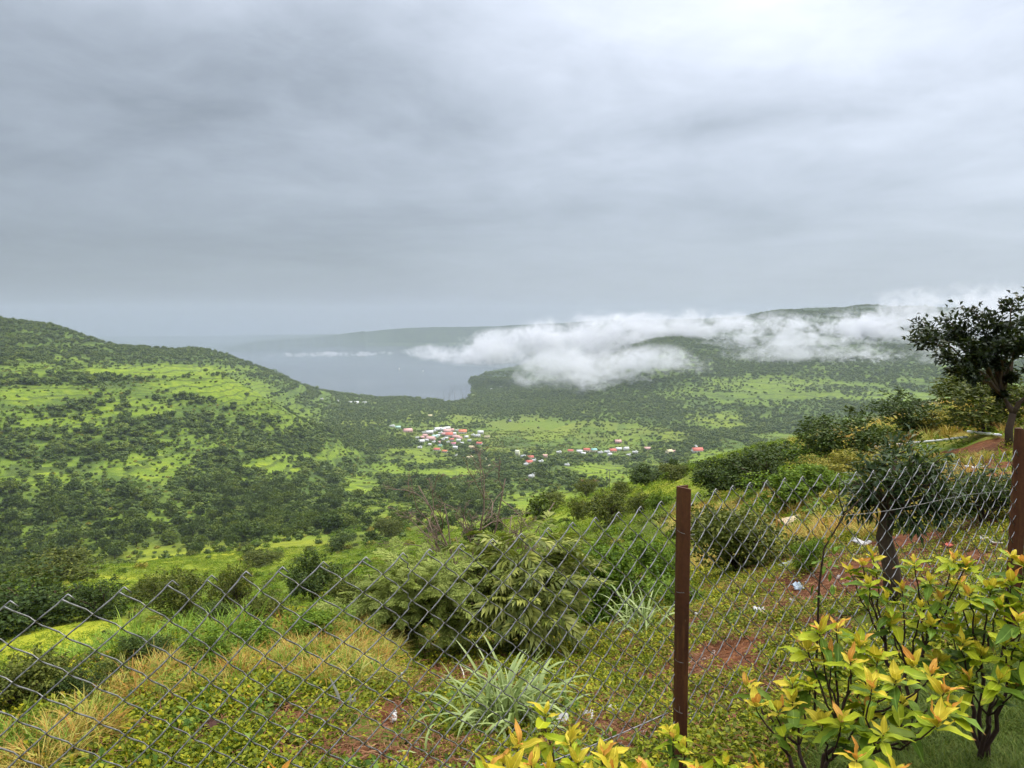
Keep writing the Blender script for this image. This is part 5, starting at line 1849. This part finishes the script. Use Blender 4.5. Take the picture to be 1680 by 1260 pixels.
def crumple(rng, w, h, mat, amp=.35):
    """crumpled sheet with thickness"""
    n = 7
    u, v = np.meshgrid(np.linspace(-.5, .5, n), np.linspace(-.5, .5, n), indexing='ij')
    z = np.abs(rng.normal(size=(n, n))) * amp * min(w, h)
    x = u * w + rng.normal(size=(n, n)) * .06 * w
    y = v * h + rng.normal(size=(n, n)) * .06 * h
    top = np.stack([x, y, z + .006], -1).reshape(-1, 3)
    bot = np.stack([x * .96, y * .96, z * .8], -1).reshape(-1, 3)
    i = np.arange(n * n).reshape(n, n)
    q = np.stack([i[:-1, :-1], i[1:, :-1], i[1:, 1:], i[:-1, 1:]], -1).reshape(-1, 4)
    rim = np.concatenate([i[0, :], i[1:, -1], i[-1, -2::-1], i[-2:0:-1, 0]])
    rq = np.stack([rim, np.roll(rim, -1), np.roll(rim, -1) + n * n, rim + n * n], 1)
    return np_mesh('crumpled', np.concatenate([top, bot]), np.concatenate([q, q[:, ::-1] + n * n, rq]), LM[mat])


rng = np.random.RandomState(91)
for name, cat, px, py, wpx, hpx, mat, lab in [
    ('plastic_bag', 'litter', 1292, 934, 38, 22, 'pale', 'pale blue crumpled bag on the red earth, upper of the blue pieces'),
    ('plastic_bag', 'litter', 1308, 968, 22, 18, 'pale', 'small blue and white wrapper below the larger pale blue bag'),
    ('paper_scrap', 'litter', 1246, 1008, 30, 22, 'white', 'white paper scrap lying right of the rusty post'),
    ('plastic_bag', 'litter', 1412, 895, 34, 24, 'white', 'white bag just left of the small dark tree trunk'),
    ('paper_scrap', 'litter', 1341, 906, 10, 14, 'white', 'tiny white scrap beside the thin sapling'),
    ('paper_scrap', 'litter', 1299, 990, 14, 10, 'white', 'tiny white scrap below the blue wrapper'),
    ('paper_scrap', 'litter', 1144, 1012, 10, 16, 'white', 'small white scrap close to the right side of the rusty post'),
    ('paper_scrap', 'litter', 1274, 880, 16, 14, 'pale', 'small pale scrap below the beige slab'),
    ('paper_scrap', 'litter', 1290, 898, 10, 8, 'white', 'tiny white scrap under the beige slab to its right'),
    ('white_cloth', 'litter', 918, 1190, 48, 40, 'white', 'larger white cloth scrap behind the low yellow shrub'),
    ('white_cloth', 'litter', 962, 1184, 40, 26, 'white', 'narrow white cloth scrap behind the low yellow shrub'),
    ('white_cloth', 'litter', 1010, 1172, 26, 40, 'white', 'bright white scrap left of the rusty post near the bottom'),
    ('paper_scrap', 'litter', 1060, 1135, 14, 12, 'white', 'tiny pale scrap on the earth left of the rusty post'),
    ('brown_rag', 'litter', 350, 1200, 40, 30, 'brown', 'dark brown rag among the green weeds at lower left'),
    ('paper_scrap', 'litter', 362, 1196, 8, 10, 'white', 'tiny white scrap on the dark brown rag'),
    ('paper_scrap', 'litter', 646, 1186, 18, 26, 'white', 'small white shell shaped scrap on a patch of red earth'),
    ('paper_scrap', 'litter', 1556, 899, 16, 10, 'red', 'small red scrap behind the fence right of the dark tree'),
    ('paper_scrap', 'litter', 1618, 893, 30, 16, 'white', 'white scrap behind the fence near the right post'),
    ('paper_scrap', 'litter', 1565, 855, 26, 10, 'white', 'flat white scrap behind the fence above the red scrap'),
    ('paper_scrap', 'litter', 1600, 770, 40, 16, 'white', 'white scraps showing over the fence top near the right post'),
    ('paper_scrap', 'litter', 1545, 775, 12, 12, 'white', 'tiny white scrap above the fence top left of the right post'),
    ('paper_scrap', 'litter', 1085, 1060, 10, 10, 'pale', 'tiny pale scrap left of the rusty post'),
    ('paper_scrap', 'litter', 1380, 1010, 12, 10, 'white', 'tiny white scrap above the large yellow shrub'),
]:
    p = hit(px, py, 2.2)
    r = math.hypot(p[0], p[1])
    o = obj(name, crumple(rng, wpx * .65 * r / FPX, hpx * r / FPX * .8, mat, .18), loc=p + np.array([0, 0, .02]), rot=(rng.normal() * .15 + .2, rng.normal() * .15, rng.normal() * .3))
    tag(o, lab, cat, 'litter behind the fence')

p = hit(652, 1128, 2.2)
e = empty('plastic_bottle', p, .4)
tag(e, 'small white bottle with a blue band standing in the dry grass', 'bottle')
hh = 26 * math.hypot(p[0], p[1]) / FPX
prof = [(0, .0), (.16, .0), (.17, .1), (.17, .62), (.12, .76), (.07, .82), (.07, .86)]
b = MB()
b.tube([(0, .0, q[1] * hh) for q in prof[1:]], [q[0] * hh for q in prof[1:]], 12)
obj('body', b.mesh('body', LM['white'], True), e)
b = MB()
b.tube([(0, 0, .25 * hh), (0, 0, .55 * hh)], .178 * hh, 12)
obj('band', b.mesh('band', LM['blue'], True), e)
b = MB()
b.tube([(0, 0, .86 * hh), (0, 0, hh)], .085 * hh, 12)
obj('cap', b.mesh('cap', LM['white'], True), e)
e.rotation_euler = (.15, .3, .4)

p = hit(953, 1150, 2.2)
hh = 13 * math.hypot(p[0], p[1]) / FPX
b = MB()
b.tube([(0, 0, 0), (0, 0, hh * .55), (0, 0, hh * .6)], [hh * .5, hh * .5, hh * .42], 14)
b.tube([(0, 0, hh * .6), (0, 0, hh * .62)], [hh * .36, hh * .36], 14)
tag(obj('bottle_cap', b.mesh('bottle_cap', LM['blue'], True), loc=p + np.array([0, 0, .02]), rot=(1.1, .3, .2)), 'bright blue bottle cap above the low yellow shrub', 'bottle cap')

for px, py, wpx, mat, lab, flat in [(1205, 1192, 46, 'rock', 'red brown rock at the foot of the large yellow shrub', 1), (1182, 1228, 40, 'grey', 'pale stone below the red brown rock', .6), (530, 1252, 36, 'grey', 'pale stone at the bottom edge left of the middle', .6), (705, 1152, 26, 'grey', 'grey stone right of the white bottle', .8),
                                   (1240, 885, 26, 'grey', 'grey stone in the grass left of the beige slab', .6), (1355, 1235, 18, 'grey', 'small pale stone under the large yellow shrub', .7), (1160, 996, 18, 'grey', 'small grey stone right of the rusty post', .7), (300, 1215, 50, 'brown', 'dark earth lump between dry grass and green weeds', .6)]:
    p = hit(px, py, 2.0)
    s = wpx * math.hypot(p[0], p[1]) / FPX / 2
    o = obj('stone', stone_mesh(rng, LM[mat], 12, 9), loc=p, rot=(rng.normal() * .3, rng.normal() * .3, rng.uniform(0, 6)), scale=(s, s, s * flat))
    tag(o, lab, 'stone', 'stones on the ground')

p = hit(1305, 860, 2.2)
r = math.hypot(p[0], p[1])
b = MB()
b.box((0, 0, .02), (42 * r / FPX, 34 * r / FPX, .05))
o = obj('slab', b.mesh('slab', LM['beige']), loc=p + np.array([0, 0, .02]), rot=(.12, -.12, .35))
bv = o.modifiers.new('bevel', 'BEVEL')
bv.width = .012
bv.segments = 2
tag(o, 'beige concrete slab lying on the slope right of the rusty post', 'slab')

m_pale = plain('bleached_wood', (0.52, 0.46, 0.38), .9, .1, var=.15)
for pts, rad, lab in [([(1535, 836), (1556, 852)], .02, 'pale broken stick behind the small dark tree'), ([(1612, 884), (1630, 896), (1645, 897)], .012, 'bleached stick on the ground near the right post'), ([(752, 1092), (760, 1110), (763, 1130)], .006, 'thin pale twig under the feathery bush'), ([(960, 1180), (985, 1165), (1010, 1185)], .004, 'thin bent twig beside the white cloth scraps')]:
    P = np.array([hit(px, py, 2.2) + np.array([0, 0, .03]) for px, py in pts])
    if len(P) == 2:
        P = np.stack([P[0], P.mean(0) + np.array([0, 0, .01]), P[1]])
    b = MB()
    b.tube(P - P[0], np.linspace(rad, rad * .6, len(P)), 7)
    tag(obj('stick', b.mesh('stick', m_pale, True), loc=P[0]), lab, 'stick', 'sticks on the ground')

# dead bleached leaves of a plant in the ground cover
p = hit(565, 1165, 2.2)
m_bleach = plain('bleached_leaf', (0.55, 0.53, 0.44), .7, .2, var=.12, scale=30)
e = empty('withered_plant', p)
tag(e, 'two bleached upright dead leaves in the ground cover left of the bottle', 'withered plant')
s = math.hypot(p[0], p[1]) / FPX
for dx, h, lean in [(-.012, 56, -.35), (.03, 30, .05), (.045, 24, .2)]:
    b = MB()
    q = np.linspace(0, 1, 7)
    w = .009 * np.sin(np.clip(q, .08, .98) * math.pi) ** .7
    P = np.stack([dx + lean * h * s * q ** 1.3, 0 * q, h * s * q], 1)
    b.add(np.concatenate([P + np.stack([w, w * .3, 0 * q], 1), P, P + np.stack([-w, w * .3, 0 * q], 1)]), np.concatenate([np.stack([np.arange(6), np.arange(6) + 7, np.arange(6) + 8, np.arange(6) + 1], 1), np.stack([np.arange(6) + 7, np.arange(6) + 14, np.arange(6) + 15, np.arange(6) + 8], 1)]))
    obj('leaf', b.mesh('leaf', m_bleach, True), e)

# ------------------------------------------------------------------ low cloud on the far hillside, and the air
def cloud_mat(name, dens, thr):
    m = new_mat(name)
    t = NT(m)
    tcn = t.node('ShaderNodeTexCoord')
    pos = t.node('ShaderNodeNewGeometry').outputs['Position']
    rl = t.node('ShaderNodeVectorMath', {0: tcn.outputs['Object']}, operation='LENGTH').outputs['Value']
    body = t.math('SUBTRACT', 1.0, t.math('POWER', rl, 1.6))
    mp = t.node('ShaderNodeMapping', {'Vector': pos, 'Scale': (1, 1, 1.35)}).outputs[0]
    n_a = t.noise(0.0060, 3, 0.5, mp, 0.5)
    n_b = t.noise(0.024, 7, 0.64, mp, 0.9)
    dn = t.math('ADD', t.math('MULTIPLY', body, 0.95), t.math('ADD', t.math('MULTIPLY', t.math('SUBTRACT', n_a, 0.52), 4.8), t.math('MULTIPLY', t.math('SUBTRACT', n_b, 0.52), 5.8)))
    dn = t.math('MULTIPLY', t.math('MULTIPLY', t.math('SUBTRACT', dn, thr), 1.2, clamp=True), t.smooth(body, 0.0, 0.5))
    t.out(vol=t.node('ShaderNodeVolumePrincipled', {'Color': (0.90, 0.905, 0.925, 1), 'Density': t.math('MULTIPLY', dn, dens), 'Anisotropy': 0.0}).outputs[0])
    m.cycles.volume_step_rate = 0.2
    return m


m_cloud = cloud_mat('low_cloud', 0.011, 0.2)
m_mist = cloud_mat('torn_mist', 0.011, 0.16)


def sphere_mesh(name, mat, nu=24, nv=14):
    V, F = [], []
    for j in range(nv + 1):
        th = math.pi * j / nv
        for i in range(nu):
            ph = 2 * math.pi * i / nu
            V.append((math.sin(th) * math.cos(ph), math.sin(th) * math.sin(ph), math.cos(th)))
    for j in range(nv):
        for i in range(nu):
            F.append((j * nu + i, (j + 1) * nu + i, (j + 1) * nu + (i + 1) % nu, j * nu + (i + 1) % nu))
    return np_mesh(name, V, np.array(F), mat, True)


cloud_me = sphere_mesh('cloud_bank', m_cloud)
mist_me = sphere_mesh('cloud_bank', m_mist)


def at(px, py, r):
    """world point at ground distance r in the direction of a picture point"""
    d = ray(px, py)
    k = r / math.hypot(d[0], d[1])
    return np.array([d[0] * k, d[1] * k, EYE + d[2] * k])


for px, py, r, wpx, hpx, dep, lab in [
    (775, 580, 3500, 110, 20, 200, 'thin leading tongue of white cloud reaching out over the lake'),
    (865, 570, 3450, 130, 34, 230, 'white cloud bank over the lake behind the leading tongue'),
    (970, 560, 3400, 130, 50, 240, 'tallest white cloud bank in front of the far plateau'),
    (935, 602, 2850, 120, 40, 170, 'low white cloud resting on the wooded lake side'),
    (1010, 612, 2700, 95, 44, 150, 'lowest white cloud puff hanging just above the valley woods'),
    (1085, 600, 2700, 75, 36, 120, 'small ragged cloud puff right of the lowest cloud'),
    (1110, 545, 3500, 140, 40, 240, 'cloud bank above the dark wooded hill'),
    (1235, 558, 3400, 140, 48, 220, 'long torn cloud strip right of the dark wooded hill'),
    (1350, 556, 3450, 150, 40, 220, 'cloud bank drifting below the left end of the flat plateau'),
    (1330, 583, 3050, 130, 34, 150, 'thin ragged mist under the plateau clouds'),
    (1470, 556, 3450, 150, 46, 230, 'cloud bank hiding the right end of the flat plateau'),
    (1600, 540, 3550, 190, 64, 260, 'tall white cloud behind the crown of the dark tree'),
    (1590, 598, 3000, 150, 34, 160, 'thin mist below the tall cloud behind the dark tree'),
    (540, 581, 4600, 120, 5, 40, 'faint thin streak of mist low over the lake'),
]:
    c = at(px, py, r)
    dz = r / math.cos(math.atan((px - 840) / FPX))
    k = math.hypot(r, 0) / FPX
    o = obj('cloud_bank', mist_me if px > 1060 or px < 600 else cloud_me, loc=c, rot=(0, 0, -az_of(px)), scale=(wpx * k * 1.2, dep * 1.2, hpx * k * 1.12))
    tag(o, lab, 'cloud', 'low clouds on the far hillside', 'stuff')

m_haze = new_mat('haze')
t = NT(m_haze)
t.out(vol=t.node('ShaderNodeVolumePrincipled', {'Color': (0.54, 0.61, 0.69, 1), 'Density': 0.00008, 'Anisotropy': 0.15}).outputs[0])
hb = MB()
hb.box((0, 0, -40), (29000, 29000, 610))
haze = tag(obj('haze', hb.mesh('haze', m_haze)), 'pale rain haze filling the valley air', kind='stuff')

# the rain shower over the far end of the lake: a soft column of falling rain, thinning outwards
m_rain = new_mat('rain_shower')
t = NT(m_rain)
rl = t.node('ShaderNodeVectorMath', {0: t.node('ShaderNodeTexCoord').outputs['Object']}, operation='LENGTH').outputs['Value']
fall = t.math('POWER', t.math('SUBTRACT', 1.0, t.math('MULTIPLY', rl, rl), clamp=True), 2.0)
t.out(vol=t.node('ShaderNodeVolumePrincipled', {'Color': (0.42, 0.48, 0.55, 1), 'Density': t.math('MULTIPLY', fall, 0.0005), 'Anisotropy': 0.15}).outputs[0])
c = at(270, 525, 7800)
rain_me = sphere_mesh('rain_shower', m_rain, 48, 24)
for v in rain_me.vertices:
    v.co.z = max(v.co.z, -0.055)
o = obj('rain_shower', rain_me, loc=(c[0], c[1], -305), rot=(0, 0, -az_of(270)), scale=(2400, 3300, 520))
tag(o, 'wide grey rain curtain hiding the far end of the lake', 'rain', kind='stuff')
